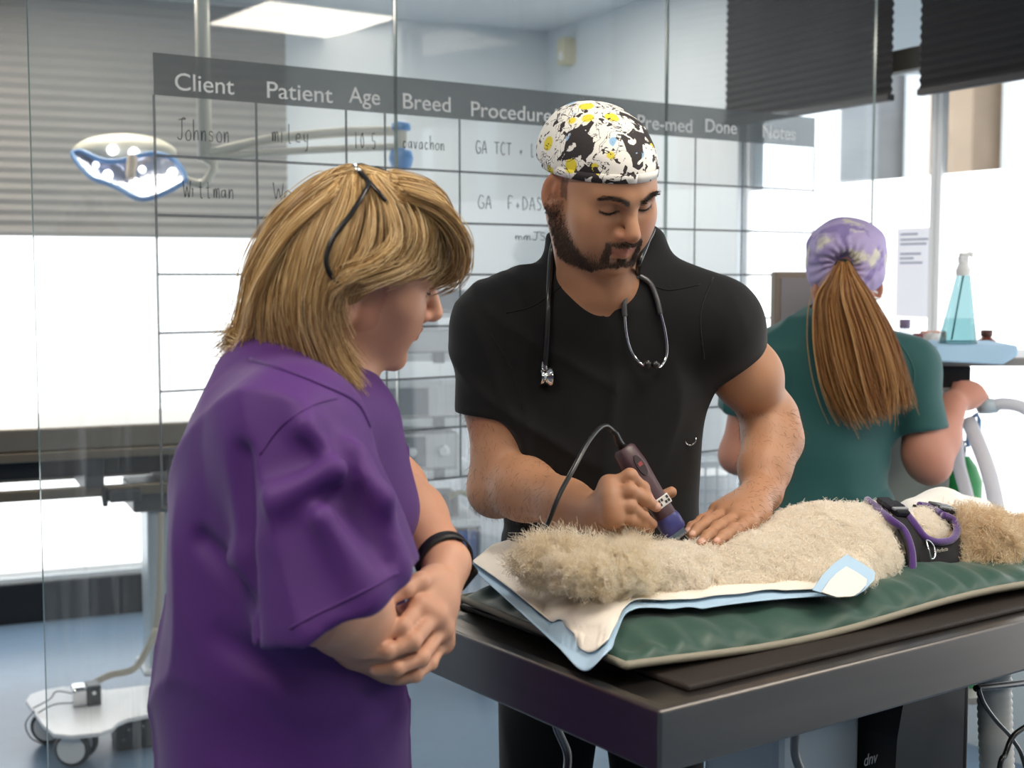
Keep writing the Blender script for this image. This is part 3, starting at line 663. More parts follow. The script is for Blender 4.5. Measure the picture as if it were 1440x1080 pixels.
# keep the coat short under the harness and where the clipper has passed
zones = [(1236, 712, 1350, 815)]
def inharness(p):
    d = p-np.array(OC); 
    dep = d[:, 1]*CT-d[:, 2]*ST; up = d[:, 1]*ST+d[:, 2]*CT
    return 720+FPX*d[:, 0]/dep, 540-FPX*up/dep
pxs, pys = inharness(P)
band = (pxs > 1240+.25*(pys-715)) & (pxs < 1345) & (pys > 705)
hole = (pxs > 1290) & (pxs < 1325) & (pys < 757)
face = pxs > 1335
tailz = pxs < 915
body_i = np.nonzero(top & ~(band & ~hole) & ~face & ~tailz)[0]
nz.shuffle(body_i)
fm1 = hairmat('cream_fur', 'f3eadb', 'fffcf6', .6, 'fbf5ea', .5); fm2 = hairmat('fawn_fur', 'd4b78c', 'f8eedb', .6, 'ecd9ba', .45)
fur('fur', body_i, .0115, fm1, .0005, .0046, .55, per=3, par=dog)
fur('tail_fur', np.nonzero(top & tailz)[0], .02, hairmat('tail_cream_fur', 'e6d8bb', 'fdf8ee', .6, 'f4ead6', .5), .00036, .0045, .9, per=6, lean_=-.7*np.array(TF.u)+np.array([0, 0, .15]), par=dog)
fur('head_fur', np.nonzero(top & face)[0], .024, fm2, .00042, .006, .7, per=6, lean_=.5*np.array(TF.u)+np.array([0, 0, -.25]), par=dog)
# closed eye line and nose, off at the right edge
p, n = drape(1424, 757, .004)
b = MB(); b.tube(smooth_path([p-TF.u*.014+V((0, 0, .003)), p, p+TF.u*.014-V((0, 0, .004))], 5), .0022, 6); b.build('closed_eye', M('dark_lid', '3b2a22', .5), dog)
q = tat(1506, 788, DT-.065); b = MB(); b.lathe(AX(q, TF.u, z=(0, 0, 1)), [(.004, -.012), (.012, -.006), (.014, .002), (.008, .012)], 14, axis='u'); b.build('nose', black, dog)
# ------------------------------------------------------------------ harness
hb = M('black_webbing', '1a181b', .75, bump=(500, .3)); hp = M('purple_fleece', '4a2a72', .9, sheen=.5, bump=(400, .4))
hs = thing('dog_harness', 'black dog harness with purple trim and a silver ring worn by the dog', 'harness', drape(1290, 770, .0)[0])
def strip(name, A, Bq, off, mat, th=.005, n=5):
    b = MB(); m = len(A)
    b.grid([smooth_path([drape(*V(A[i]).lerp(V(Bq[i]), j/n), off)[0] for i in range(m)], 7) for j in range(n+1)]); return b.build(name, mat, hs, solid=th)
def trimline(name, A, off, r, mat):
    b = MB(); b.tube(smooth_path([drape(x, y, off)[0] for x, y in A], 7), r, 8); return b.build(name, mat, hs)
strip('chest_band', [(1222, 717), (1246, 742), (1262, 775), (1263, 812)], [(1248, 715), (1272, 742), (1290, 772), (1290, 808)], .013, hb)
strip('side_panel', [(1272, 745), (1298, 770), (1325, 768), (1340, 752)], [(1282, 808), (1310, 803), (1332, 797), (1347, 786)], .012, hb)
strip('neck_strap', [(1284, 708), (1302, 722), (1322, 738), (1332, 754)], [(1305, 706), (1322, 718), (1336, 736), (1347, 756)], .012, hb)
trimline('trim', [(1222, 719), (1240, 742), (1258, 755), (1266, 775), (1267, 796), (1263, 814)], .016, .006, hp)
trimline('trim', [(1262, 728), (1276, 748), (1290, 764), (1308, 769), (1324, 766), (1332, 756), (1330, 744), (1316, 738)], .017, .006, hp)
trimline('trim', [(1292, 712), (1304, 724), (1316, 736)], .016, .005, hp)
trimline('trim', [(1296, 806), (1310, 799), (1325, 797)], .016, .005, hp)
bk = M('buckle_plastic', '26262a', .25)
for (x0, y0, x1, y1) in ((1238, 722, 1262, 740), (1312, 718, 1328, 738)):
    p0_, n0 = drape(x0, y0, .02); p1_, n1 = drape(x1, y1, .02); ax = (p1_-p0_); L_ = ax.length; f_ = AX(p0_, ax, z=n0)
    b = MB(); b.box(f_, 0, L_, -.012, .012, -.004, .005); b.box(f_, L_*.3, L_*.7, -.015, .015, -.002, .007); bko = b.build('buckle', bk, hs, bevel=.002)
    b = MB(); b.box(f_, L_*.72, L_*.86, -.014, .014, .003, .007); b.build('buckle_clip', M('buckle_grey', '8f9296', .3), bko, bevel=.001)
pd, nd = drape(1291, 778, .02); f_ = AX(pd, TF.u, z=nd); ring = [f_(.013*math.cos(a), .015*math.sin(a), .002) for a in [math.radians(d) for d in range(-100, 101, 12)]]
b = MB(); b.tube(ring+[ring[0]], .0016, 8); setlabel(b.build('d_ring', chrome, hs), 'silver D-shaped ring')
pt, nn_ = drape(1303, 781, .018); text('lettering', 'Perfecta', AX(pt+nn_*.002, TF.u+V((0, 0, .02)), y=V((0, 0, 1))), .0085, M('pale_thread', 'b8b0a4', .7), hs)
# ------------------------------------------------------------------ people
skinm = {}
def skin_mat(name): return M(name, 'c09070', .48, attr=True, bump=(420, .12, .001), sss=.12)
class Head:                               # local x: the person's left, y: where the face points, z: up
    def __init__(s, o, yaw, pitch, roll=0, sc=1):
        R = Matrix.Rotation(math.radians(yaw), 3, 'Z') @ Matrix.Rotation(math.radians(-pitch), 3, 'X') @ Matrix.Rotation(math.radians(roll), 3, 'Y')
        s.R = R; s.u = R @ V((1, 0, 0)); s.v = R @ V((0, 1, 0)); s.w = R @ V((0, 0, 1)); s.s = sc; s.o = V(o)
        s.fr = s
    def __call__(s, x, y, z): return s.o+(s.u*x+s.v*y+s.w*z)*s.s
    def put(s, local, world): s.o = s.o+(V(world)-s(*local)); return s
    def loc(s, P): 
        A = np.array([list(s.u), list(s.v), list(s.w)]); return ((P-np.array(s.o))@A.T)/s.s
def add_head(B, h, man=False, chin=0., ear=(0, 0)):
    S = h.s
    def e(x, y, z, a, b, c, k=.03, op=1): B.ell(h(x, y, z), (a*S, b*S, c*S), k*S, op, h)
    def c(p, q, r1, r2=None, k=.015, op=1): B.cone(h(*p), h(*q), r1*S, (r1 if r2 is None else r2)*S, k*S, op)
    e(0, -.014, .028 if man else .03, .074, .096, .073 if man else .084); e(0, .034, .03, .06, .052, .058)
    e(0, .026, -.03, .064, .058, .07); e(0, .03, -.072-chin*.7, (.047 if man else .05), .05, .042)
    w = .95 if man else 1.0
    for q in (-1, 1):
        e(q*.046, .05, -.03, .024, .026, .022, .03)            # cheekbone
        e(q*.036, .058, -.06, .022, .022, .026, .03)           # cheek
        c((q*.056*w, -.004, -.055), (q*.02*w, .062, -.1), .016, .014, .03)  # jaw line
        c((q*.012, .084, .013), (q*.046, .066, .015), .011 if man else .006, .008, .016)   # brow
    e(0, .074+chin*.3, -.104-chin, .018, .016, .016, .022)                   # chin
    for q in (-1, 1): e(q*.031, .088, -.004, .019, .013, .011, .012, -1)
    for q in (-1, 1): e(q*.031, .0655, -.005, .0165, .0165, .0135, .003)          # eyeball with lid
    c((0, .081, .008), (0, .108, -.036), .0075, .0115, .012); e(0, .103, -.04, .0115, .011, .0105, .006)
    for q in (-1, 1):
        e(q*.0125, .09, -.043, .0085, .0115, .0085, .006)
        B.ball(h(q*.007, .1, -.0515), .0042*S, .003*S, -1)
    e(0, .08, -.066, .026, .017, .014, .014)                    # muzzle
    c((-.02, .081, -.067), (0, .0945, -.0645), .0045, .0055, .004); c((.02, .081, -.067), (0, .0945, -.0645), .0045, .0055, .004)
    c((-.017, .081, -.0755), (0, .092, -.077), .0055, .0065, .004); c((.017, .081, -.0755), (0, .092, -.077), .0055, .0065, .004)
    c((-.021, .09, -.071), (.021, .09, -.071), .0014, .0014, .002, -1)
    for q in (-1, 1):                                           # ears
        f = AX(h(q*.078, -.012+ear[0], -.012+ear[1]), h.v*.8+h.u*-q*.75, z=h.w-h.v*.2)
        B.ell(f.o, (.019*S, .0075*S, .032*S), .006*S, 1, f); B.ell(f(.003*S, 0, -.02*S), (.011*S, .008*S, .012*S), .006*S, 1, f)
        B.ell(f(.001*S, -q*.008*S, .004*S), (.0105*S, .006*S, .019*S), .004*S, -1, f); B.ell(f(.004*S, -q*.003*S, .006*S), (.004*S, .005*S, .012*S), .003*S, 1, f)
def face_col(h, P, c, lipcol, lipamt=.7, brow=None, lash='2a1c16'):
    L = h.loc(P); x, y, z = L.T
    def blend(m, col): 
        nonlocal c
        m = np.clip(m, 0, 1)[:, None]; c = c*(1-m)+np.array(lin(col))*m
    fr = y > .06
    lip = fr & (np.abs(x) < .023)
    blend(lip*lipamt*np.clip(1.6-np.abs((z+.0705)/(.0085*(1-.3*np.abs(x)/.022)))**3, 0, 1), lipcol)
    blend((y > .05)*.22*np.exp(-((np.abs(x)-.042)/.02)**2-((z+.04)/.018)**2), 'b0604c')
    blend((y > .09)*.2*np.exp(-((z+.042)/.012)**2), 'b0604c')
    ear = (np.abs(x) > .07) & (y < .02); blend(ear*.25, 'b0604c')
    if brow:
        t = (np.abs(x)-.03)/.02; zc = .0185-.006*t**2+.002*t
        blend((fr | (y > .045))*.65*np.clip(1.4-np.abs((z-zc)/(.0038*(1-.4*t)))**2, 0, 1)*(np.abs(t) < 1.05), brow)
    if lash:                                                    # the dark lash line of a lowered lid
        t = (np.abs(x)-.031)/.0165; zc = -.0108+.004*t**2
        blend((y > .05)*.95*np.clip(1.5-np.abs((z-zc)/.0021)**2, 0, 1)*(np.abs(t) < 1), lash)
    return c
def add_hand(B, wrist, mcps, chains, r=.0085, wr=.026, k=.005, palm=.013):
    for i, m in enumerate(mcps): B.cone(wrist, m, wr*.62, palm, .014)
    for i in range(len(mcps)-1): B.cone(mcps[i], mcps[i+1], palm*.85, palm*.85, .008)
    for ch, s_ in chains:
        n = len(ch); rad = [r*s_*(1.12-.34*i/(n-1)) for i in range(n)]
        B.chain(ch, rad, k)
        for i in range(1, n-1): B.ball(ch[i], rad[i]*1.07, .004)
def lashes(h, par, r=.0009, zl=-.0105):
    for q in (-1, 1):
        b = MB(); P_ = []
        for i in range(9):
            x = .017+.0285*i/8; z = zl+.004*((x-.031)/.0165)**2; k = 1-((x-.031)/.0165)**2-((z+.005)/.0135)**2
            P_.append(h(q*x, .0665+.0165*max(k, .02)**.5, z))
        b.tube(P_, [r*h.s*(.5+.8*math.sin(math.pi*(i+.6)/9)) for i in range(9)], 6); b.build('eyelashes', M('lash_dark', '1a1210', .6), par)
def nail_col(P, c, nails, r=.0062, col='dcb0a0'):
    for n in nails:
        d = np.linalg.norm(P-np.array(n), axis=1); m = np.clip((r-d)/.0015, 0, 1)[:, None]*.8; c = c*(1-m)+np.array(lin(col))*m
    return c
def mottle(P, base, amt=.06, f=38, seed=0):
    n = np.sin(f*P[:, 0]+seed)*np.sin(f*1.1*P[:, 1]+1+seed)*np.sin(f*.9*P[:, 2]+2)+.5*np.sin(2.3*f*P[:, 0]+P[:, 1]*f)*np.sin(2.1*f*P[:, 2])
    b = np.array(lin(base)); r = np.array(lin('b5694f'))
    m = np.clip(.5+.5*n, 0, 1)[:, None]*amt*2; return b*(1-m)+r*m
def folds(amp, f=(14, 12, 7), seed=0., ridge=1.0):
    g = np.random.default_rng(int(seed*10)+3); D = []
    for i in range(6):
        v = g.normal(0, 1, 3)*np.array([1, 1, .55]); v /= np.linalg.norm(v); wv = g.normal(0, 1, 3); wv /= np.linalg.norm(wv)
        D.append((v*f[0]*g.uniform(.8, 1.7), wv*f[2]*g.uniform(.6, 1.5), g.uniform(0, 6, 3)))
    def d(X, Y, Z):
        o = 0
        for v, wv, ph in D:
            s1 = v[0]*X+v[1]*Y+v[2]*Z; s2 = wv[0]*X+wv[1]*Y+wv[2]*Z
            env = np.clip(np.sin(s2*1.3+ph[1])*1.2, 0, 1)
            o = o-env*(1-np.abs(np.sin(s1+1.1*np.sin(s2+ph[2])+ph[0])))**3*ridge
        return amp*(o+.5*np.sin(f[0]*X+2.2*np.sin(f[2]*Z+seed)+seed)*np.sin(f[1]*Y+1.7*np.sin(.8*f[2]*Z+2*X+seed)))
    return d
def cloth(name, col, seed=0, rough=.75, sheen=.15): return M(name, col, rough, bump=(700, .25, .0006), noise=(6, .05), sheen=sheen)
def limb_hairs(o, par, n, region, direction, length, name='arm_hair', mat=None, rad=.00014, seed=1):
    P, Nn = normals(o); m = np.nonzero(region(P))[0]
    g = np.random.default_rng(seed); i = g.choice(m, n); d = np.array(direction, float)
    nn = Nn[i]*.55+d+g.normal(0, .25, (n, 3)); nn /= np.linalg.norm(nn, axis=1)[:, None]
    q = np.linspace(0, 1, 4)[None, :, None]; L = (length*g.uniform(.5, 1.2, n))[:, None, None]
    S = P[i][:, None, :]+nn[:, None, :]*q*L-Nn[i][:, None, :]*(q**2)*L*.35
    return hair(name, S, rad*np.array([1, .9, .7, .3])[None], mat, par)
# ------------------------------------------------------------------ man in black scrubs
TXT = 'person in black scrubs and comic-print cap leaning over the dog with clippers'
man = thing('person', TXT, 'person', (at(845, 700, 2.26).x, 2.26, 0))
mh = Head((0, 0, 0), 180+31, 27, 7, .97); mh.put((0, .108, -.04), at(890, 334, 2.0))
B = Blob(.0026)
add_head(B, mh, True)
nb = at(845, 420, 2.2)
B.cone(mh(0, -.03, -.05), nb, .056, .062, .03); B.cone(mh(0, .0, -.085), at(850, 400, 2.14), .04, .05, .03)
for q in (-1, 1): B.cone(mh(q*.05, -.02, -.06), nb+V((q*-.03, -.02, .0)), .016, .02, .03)
# chest under the scrubs, arms
B.ell(at(848, 520, 2.235), (.165, .098, .15), .05); B.ell(at(843, 680, 2.24), (.14, .1, .16), .05); B.ell(at(843, 840, 2.27), (.14, .105, .13), .05)
B.cone(at(850, 425, 2.18), at(852, 470, 2.155), .045, .03, .04)
rs, re_, rw = at(702, 462, 2.21), at(702, 683, 2.2), tat(842, 723, .40)
B.chain([rs, rs.lerp(re_, .5), re_], [.055, .05, .044], .03); B.cone(nb, rs, .05, .05, .04)
B.ball(at(692, 545, 2.2), .044, .03); B.ball(at(712, 640, 2.19), .043, .03)
B.chain([re_, re_.lerp(rw, .28)+V((0, 0, .006)), re_.lerp(rw, .7), rw], [.046, .047, .036, .029], .025); B.cone(re_+V((-.012, .0, -.012)), re_+V((-.005, 0, .0)), .03, .03, .03)
ls, le, lw = at(1005, 455, 2.21), at(1083, 588, 2.3), tat(1072, 692, .42)
B.chain([ls, ls.lerp(le, .5), le], [.055, .05, .043], .03); B.cone(nb, ls, .05, .05, .04)
B.ball(ls.lerp(le, .55)+V((.01, -.012, .0)), .045, .03)
B.chain([le, le.lerp(lw, .3)+V((.008, 0, 0)), le.lerp(lw, .68), lw], [.044, .047, .04, .031], .025)
# right hand: closed round the clipper
def RH(px, py, t=.375): return tat(px, py, t)
r_m = [RH(857, 683, .375), RH(859, 698, .362), RH(861, 713, .355), RH(862, 727, .352)]
r_ch = [([r_m[0], RH(886, 669, .355), RH(904, 686, .352), RH(912, 700, .352)], 1.05),
        ([r_m[1], RH(886, 690, .343), RH(907, 702, .342), RH(923, 713, .345)], 1.08),
        ([r_m[2], RH(886, 712, .34), RH(904, 726, .345), RH(918, 737, .352)], 1.0),
        ([r_m[3], RH(884, 729, .342), RH(902, 738, .35), RH(915, 745, .36)], .9),
        ([RH(860, 728, .41), RH(890, 718, .435), RH(922, 704, .43), RH(944, 692, .415)], 1.2)]
add_hand(B, rw, r_m, r_ch, .0094, .030, .0045, .016); B.ell(RH(862, 725, .385), (.026, .026, .03), .02)
# left hand: flat on the coat
def LH(px, py, t): return tat(px, py, t)
l_m = [LH(1010, 719, .40), LH(1020, 722, .375), LH(1037, 727, .345), LH(1052, 736, .318)]
l_ch = [([l_m[0], LH(988, 732, .392), LH(974, 741, .385), LH(967, 748, .38)], .95),
        ([l_m[1], LH(995, 734, .362), LH(982, 744, .353), LH(973, 753, .345)], 1.06),
        ([l_m[2], LH(1010, 742, .33), LH(996, 754, .318), LH(986, 764, .31)], 1.08),
        ([l_m[3], LH(1031, 745, .305), LH(1018, 754, .298), LH(1008, 763, .292)], 1.0),
        ([LH(1050, 708, .44), LH(1030, 716, .45), LH(1010, 724, .445), LH(998, 731, .44)], 1.1)]
add_hand(B, lw, l_m, l_ch, .0094, .032, .0045, .015); B.ell(LH(1052, 718, .37), (.035, .045, .02), .025)
B.cone(lw, LH(1046, 722, .36), .028, .02, .02)
nails_m = [p[-1]+V((0, -.005, .0065)) for p, _ in l_ch[:4]]+[r_ch[1][0][-1]+V((.001, -.008, .003)), r_ch[0][0][-1]+V((.004, -.007, 0))]
def beard_w(L):
    x, y, z = L.T; ax = np.abs(x)
    zl = -.004-1.12*np.clip(y-.004, 0, .06)
    m = np.clip((zl-z)/.034, 0, 1)*np.where(y < .045, .75, 1)*(y > -.012)*(z > -.13)*np.clip((ax+y-.02)/.01, 0, 1)
    m2 = (y > .068)*(ax < .034)*np.clip((-.0515-z)/.004, 0, 1)
    mouth = (ax < .0225) & (z < -.0615) & (z > -.0825) & (y > .06); soul = (ax > .008) & (z < -.082) & (z > -.09) & (ax < .02) & (y > .07)
    return np.maximum(m, m2)*(np.sqrt((L*L).sum(1)) < .134)*~mouth*np.where(soul, .4, 1)
def man_col(P):
    c = mottle(P, 'b08365', .05); c = face_col(mh, P, c, 'a8655c', .7, '241812')
    L = mh.loc(P); x, y, z = L.T
    b_ = (beard_w(L)*.52)[:, None]
    c = c*(1-b_)+np.array(lin('3a2b22'))*b_
    sc_ = ((z > -.014) & (y < .017) & (np.abs(x) < .073))[:, None]*.6; c = c*(1-sc_)+np.array(lin('241c18'))*sc_
    return nail_col(P, c, nails_m)
mbody = B.mesh('body', skin_mat('warm_skin'), man, 1, man_col)
lashes(mh, man)
P, Nn = normals(mbody); L = mh.loc(P); x, y, z = L.T
g = np.random.default_rng(11)
wgt = beard_w(L)**2.2; ii = g.choice(len(P), 8000, p=wgt/wgt.sum()); nn = Nn[ii]*.6+np.array(-mh.w)*.8+g.normal(0, .3, (8000, 3)); nn /= np.linalg.norm(nn, axis=1)[:, None]
q = np.linspace(0, 1, 4)[None, :, None]; S = P[ii][:, None]+nn[:, None]*q*(.0055*g.uniform(.5, 1.1, 8000))[:, None, None]
hair('beard', S, .00022*np.array([1, .9, .7, .3])[None], hairmat('beard_hair', '1b1310', '5a463a', .5), man)
t_ = (np.abs(x)-.03)/.021; bz = .0185-.006*t_**2+.002*t_
bm_ = (np.abs(t_) < 1) & (np.abs(z-bz) < .0032) & (y > .045)
ii = g.choice(np.nonzero(bm_)[0], 480); sgn = np.sign(x[ii])[:, None]
nn = Nn[ii]*.35+np.array(mh.u)*sgn*.9+np.array(mh.w)*.15+g.normal(0, .15, (480, 3)); nn /= np.linalg.norm(nn, axis=1)[:, None]
S = P[ii][:, None]+nn[:, None]*q*.008; hair('eyebrows', S, .00025*np.array([1, .9, .7, .3])[None], hairmat('brow_hair', '120c09', '2a1d16', .5), man)
ii = None
arm = lambda Q: (Q[:, 2] < 1.24) & (Q[:, 2] > 1.02) & (((Q[:, 0] < rw.x+.0) & (Q[:, 0] < .06)) | (Q[:, 0] > .3))
limb_hairs(mbody, man, 2600, arm, (.15, -.15, -.5), .013, mat=hairmat('arm_hair_dark', '2c1d14', '6a4b36', .5))
# scrub top
blk = M('black_scrub_cloth', '121214', .85, bump=(600, .2, .0006), sheen=.08, spec=.3)
B = Blob(.005)
def sleeve(sh, end, r1, r2):
    d = (end-sh).normalized(); B.cone(sh, end+d*.03, r1, r2, .03); B.cyl(end, end+d*.3, r2+.05, .004)
sleeve(rs, at(692, 584, 2.205), .068, .061)
B2 = B
sleeve(ls, at(1028, 494, 2.245), .062, .055)
B.ell(at(848, 515, 2.24), (.185, .118, .16), .06); B.ell(at(843, 640, 2.245), (.168, .12, .17), .06); B.ell(at(845, 780, 2.26), (.166, .124, .18), .06); B.ell(at(845, 900, 2.28), (.168, .127, .13), .06)
for q, sh in ((-1, rs), (1, ls)):
    B.cone(at(848+q*48, 395 if q < 0 else 385, 2.22), sh, .05, .062, .05)
    B.cone(at(848, 440, 2.21), sh, .08, .06, .05)
B.cone(at(795, 345, 2.22), at(905, 340, 2.22), .03, .03, .04)
B.cone(at(850, 325, 2.17), at(850, 372, 2.125), .055, .04, .008, -1)
for i in range(6):
    w0 = .040*(1-i/6); B.cone(at(850+i, 372+i*12, 2.118-.001*i), at(851+i, 384+i*12, 2.117-.001*i), w0, w0*.82, .004, -1)
B.disp = folds(.006, (17, 15, 10), .7)
mtop = B.mesh('scrub_top', blk, man, 1)
for sh, en, nrm in ((rs, at(692, 583, 2.205), at(692, 583, 2.205)-rs), (ls, at(1028, 493, 2.243), at(1028, 493, 2.243)-ls)):   # trim the sleeve ends flat
    pass
# V neck binding, shoulder seams
bw = bpy.data.objects; bpy.context.view_layer.update()
def onmesh(o):
    from mathutils.bvhtree import BVHTree
    t = BVHTree.FromPolygons([tuple(v.co) for v in o.data.vertices], [tuple(f.vertices) for f in o.data.polygons])
    def f(px, py, off=.002):
        h = t.ray_cast(OC, ray(px, py).normalized()); return (h[0]+h[1]*off, h[1]) if h[0] else (None, None)
    return f
mt = onmesh(mtop)
def seam(f, pts, r, mat, par, name='seam', off=.0): 
    P_ = [f(p.x, p.y, off)[0] for p in smooth_path([V((a, b, 0)) for a, b in pts], 5)]; P_ = [p for p in P_ if p is not None]
    if len(P_) > 2: b = MB(); b.tube(P_, r, 6); return b.build(name, mat, par)
seam(mt, [(712, 440), (750, 430), (790, 402)], .0013, blk, man); seam(mt, [(985, 400), (940, 408), (912, 398)], .0013, blk, man)
seam(mt, [(690, 470), (720, 520), (735, 575)], .0013, blk, man); seam(mt, [(1003, 390), (985, 440), (990, 505)], .0013, blk, man)
p_, n_ = mt(968, 616, .004)
b = MB(); f_ = AX(p_, (1, 0, 0), y=(0, 0, 1)); b.tube([f_(.009*math.cos(a), .011*math.sin(a), 0) for a in [math.radians(d) for d in range(170, 372, 18)]], .0011, 6); setlabel(b.build('loop', chrome, man), 'small silver loop at the hip')
# trousers
B = Blob(.008); yb = 2.3
hx = at(845, 900, yb).x
B.ell(V((hx, yb, .9)), (.165, .125, .13), .05)
for q in (-1, 1): B.chain([V((hx+q*.085, yb, .86)), V((hx+q*.1, yb-.01, .5)), V((hx+q*.11, yb+.01, .08))], [.092, .075, .07], .04)
B.disp = folds(.004, (16, 14, 9), 2.)
B.mesh('trousers', blk, man, 1)
for q in (-1, 1):
    B = Blob(.006); c0 = V((hx+q*.11, yb-.03, .045)); B.ell(c0, (.045, .1, .045), .02); B.ell(c0+V((0, -.06, -.01)), (.045, .07, .032), .02); B.cut(V((0, 0, .002)), (0, 0, -1)); B.mesh('shoe', M('black_shoe', '18181a', .5), man)
# scrub cap with a comic print
cm = bpy.data.materials.new('comic_print'); cm.use_nodes = True; nt = cm.node_tree; N = nt.nodes; Lk = nt.links; bs = N['Principled BSDF']; bs.inputs['Roughness'].default_value = .75
tc = N.new('ShaderNodeTexCoord')
wz = N.new('ShaderNodeTexNoise'); wz.inputs['Scale'].default_value = 42; wz.inputs['Detail'].default_value = 3; wz.inputs['Distortion'].default_value = 1.4; Lk.new(tc.outputs['Object'], wz.inputs['Vector'])
def step(src, a, b_):
    m = N.new('ShaderNodeMapRange'); m.inputs[1].default_value = a; m.inputs[2].default_value = b_; Lk.new(src, m.inputs[0]); return m.outputs[0]
def over(base, col, fac):
    m = N.new('ShaderNodeMix'); m.data_type = 'RGBA'; Lk.new(fac, m.inputs[0])
    if isinstance(base, str): m.inputs[6].default_value = (*lin(base), 1)
    else: Lk.new(base, m.inputs[6])
    m.inputs[7].default_value = (*lin(col), 1); return m.outputs[2]
v1 = N.new('ShaderNodeTexVoronoi'); v1.inputs['Scale'].default_value = 21; v1.distance = 'CHEBYCHEV'; Lk.new(tc.outputs['Object'], v1.inputs['Vector'])
sep = N.new('ShaderNodeSeparateColor'); Lk.new(v1.outputs['Color'], sep.inputs[0])
v2 = N.new('ShaderNodeTexVoronoi'); v2.inputs['Scale'].default_value = 34; Lk.new(tc.outputs['Object'], v2.inputs['Vector'])
sep2 = N.new('ShaderNodeSeparateColor'); Lk.new(v2.outputs['Color'], sep2.inputs[0])
def mth(op, a, b_):
    q = N.new('ShaderNodeMath'); q.operation = op; Lk.new(a, q.inputs[0])
    if isinstance(b_, (int, float)): q.inputs[1].default_value = b_
    else: Lk.new(b_, q.inputs[1])
    return q.outputs[0]
blob_ = step(v2.outputs['Distance'], .42, .36)
base = over('e9e6e0', 'e0cf3c', mth('MULTIPLY', mth('GREATER_THAN', sep2.outputs[0], .72), blob_))
base = over(base, '8db4d8', mth('MULTIPLY', mth('LESS_THAN', sep2.outputs[0], .2), blob_))
base = over(base, '2a2426', mth('MULTIPLY', mth('GREATER_THAN', sep.outputs[1], .84), mth('GREATER_THAN', wz.outputs['Fac'], .44)))
ln = mth('LESS_THAN', mth('ABSOLUTE', mth('SUBTRACT', wz.outputs['Fac'], .5), 0), .016)
base = over(base, '2a2426', mth('MULTIPLY', ln, mth('GREATER_THAN', sep.outputs[2], .25)))
wz2 = N.new('ShaderNodeTexNoise'); wz2.inputs['Scale'].default_value = 75; wz2.inputs['Detail'].default_value = 2; Lk.new(tc.outputs['Object'], wz2.inputs['Vector'])
base = over(base, '2f2829', mth('GREATER_THAN', wz2.outputs['Fac'], .63))
Lk.new(base, bs.inputs['Base Color'])
B = Blob(.003)
B.ell(mh(0, -.018, .040), (.0825*mh.s, .108*mh.s, .076*mh.s), .02, 1, mh)
B.ell(mh(0, -.05, .03), (.075*mh.s, .075*mh.s, .068*mh.s), .03, 1, mh)
B.cut(mh(0, .09, .05), -mh.w+mh.v*.22)
f0 = folds(.0016, (40, 38, 30), .3)
B.disp = f0
cap = B.mesh('scrub_cap', cm, man, 1)
b = MB(); ring = []
for d in range(0, 360, 6):
    a = math.radians(d); pos = mh(.0825*math.sin(a), -.018+.108*math.cos(a), .05); yy = -.018+.108*math.cos(a)
    zz = .05+.22*(yy-.09); k = (1-((zz-.040)/.076)**2)**.5
    ring.append((mh(.0838*k*math.sin(a), -.018+.1095*k*math.cos(a), zz+.006), mh(.0845*k*math.sin(a), -.018+.11*k*math.cos(a), zz-.008)))
b.grid([[r_[0] for r_ in ring]+[ring[0][0]], [r_[1] for r_ in ring]+[ring[0][1]]]); b.build('cap_band', cm, man, solid=.002)
# ------------------------------------------------------------------ stethoscope
st = thing('stethoscope', 'black stethoscope with silver tubes hanging round the neck of the black-scrubs person', 'stethoscope', at(850, 420, 2.1))
rub = M('black_tubing', '1a1a1c', .35, coat=.3)
def onT(px, py, off=.006, fallback=2.1):
    p, n = mt(px, py, off); return p if p is not None else at(px, py, fallback)
behind = [mh(-.062, -.035, -.10), mh(-.03, -.085, -.085), mh(.03, -.085, -.085), mh(.066, -.03, -.10)]
tubep = [onT(767, 512), onT(769, 470), onT(772, 420), onT(775, 380), onT(780, 350, .006), at(788, 322, 2.17), at(815, 310, 2.27), at(870, 305, 2.28), at(915, 318, 2.2), at(910, 340, 2.13), at(899, 368, 2.09), onT(897, 388)]
b = MB(); b.tube(smooth_path(tubep, 8), .0048, 10); b.build('tubing', rub, st)
pc = onT(766, 518, .006); f_ = AX(pc, (0, 0, -1), y=(0, -1, 0))
b = MB(); b.lathe(f_, [(.005, -.012), (.006, -.004), (.006, .0)], 14, axis='u'); b.build('stem', chrome, st)
b = MB(); f2 = AX(pc+V((0, -.002, -.012)), (1, .35, 0), z=(0, 0, 1)); b.lathe(f2, [(.013, -.009), (.0145, -.006), (.012, -.002), (.012, .002), (.0165, .006), (.017, .009)], 20, axis='u'); setlabel(b.build('chest_piece', chrome, st), 'silver round chest piece')
yk = onT(897, 390)
for pts in ([yk, onT(884, 402), onT(876, 425), onT(877, 445)], [yk, onT(912, 400), onT(922, 422), onT(927, 442)]):
    b = MB(); b.tube(smooth_path(pts, 6), .0042, 8); b.build('branch', M('grey_tubing', '4a4b4e', .3, coat=.3), st)
ends = []
for pts in ([onT(877, 440), onT(880, 470), onT(887, 495), onT(900, 511, .012), onT(907, 510, .02)], [onT(927, 438), onT(935, 470), onT(936, 498), onT(926, 514, .012), onT(918, 511, .02)]):
    b = MB(); b.tube(smooth_path(pts, 6), .0022, 8); b.build('ear_tube', chrome, st); ends.append(pts[-1])
for e in ends:
    b = MB(); b.lathe(F(e, 0), [(.002, -.006), (.006, -.003), (.0065, .002), (.003, .006)], 12); b.build('ear_tip', rub, st)
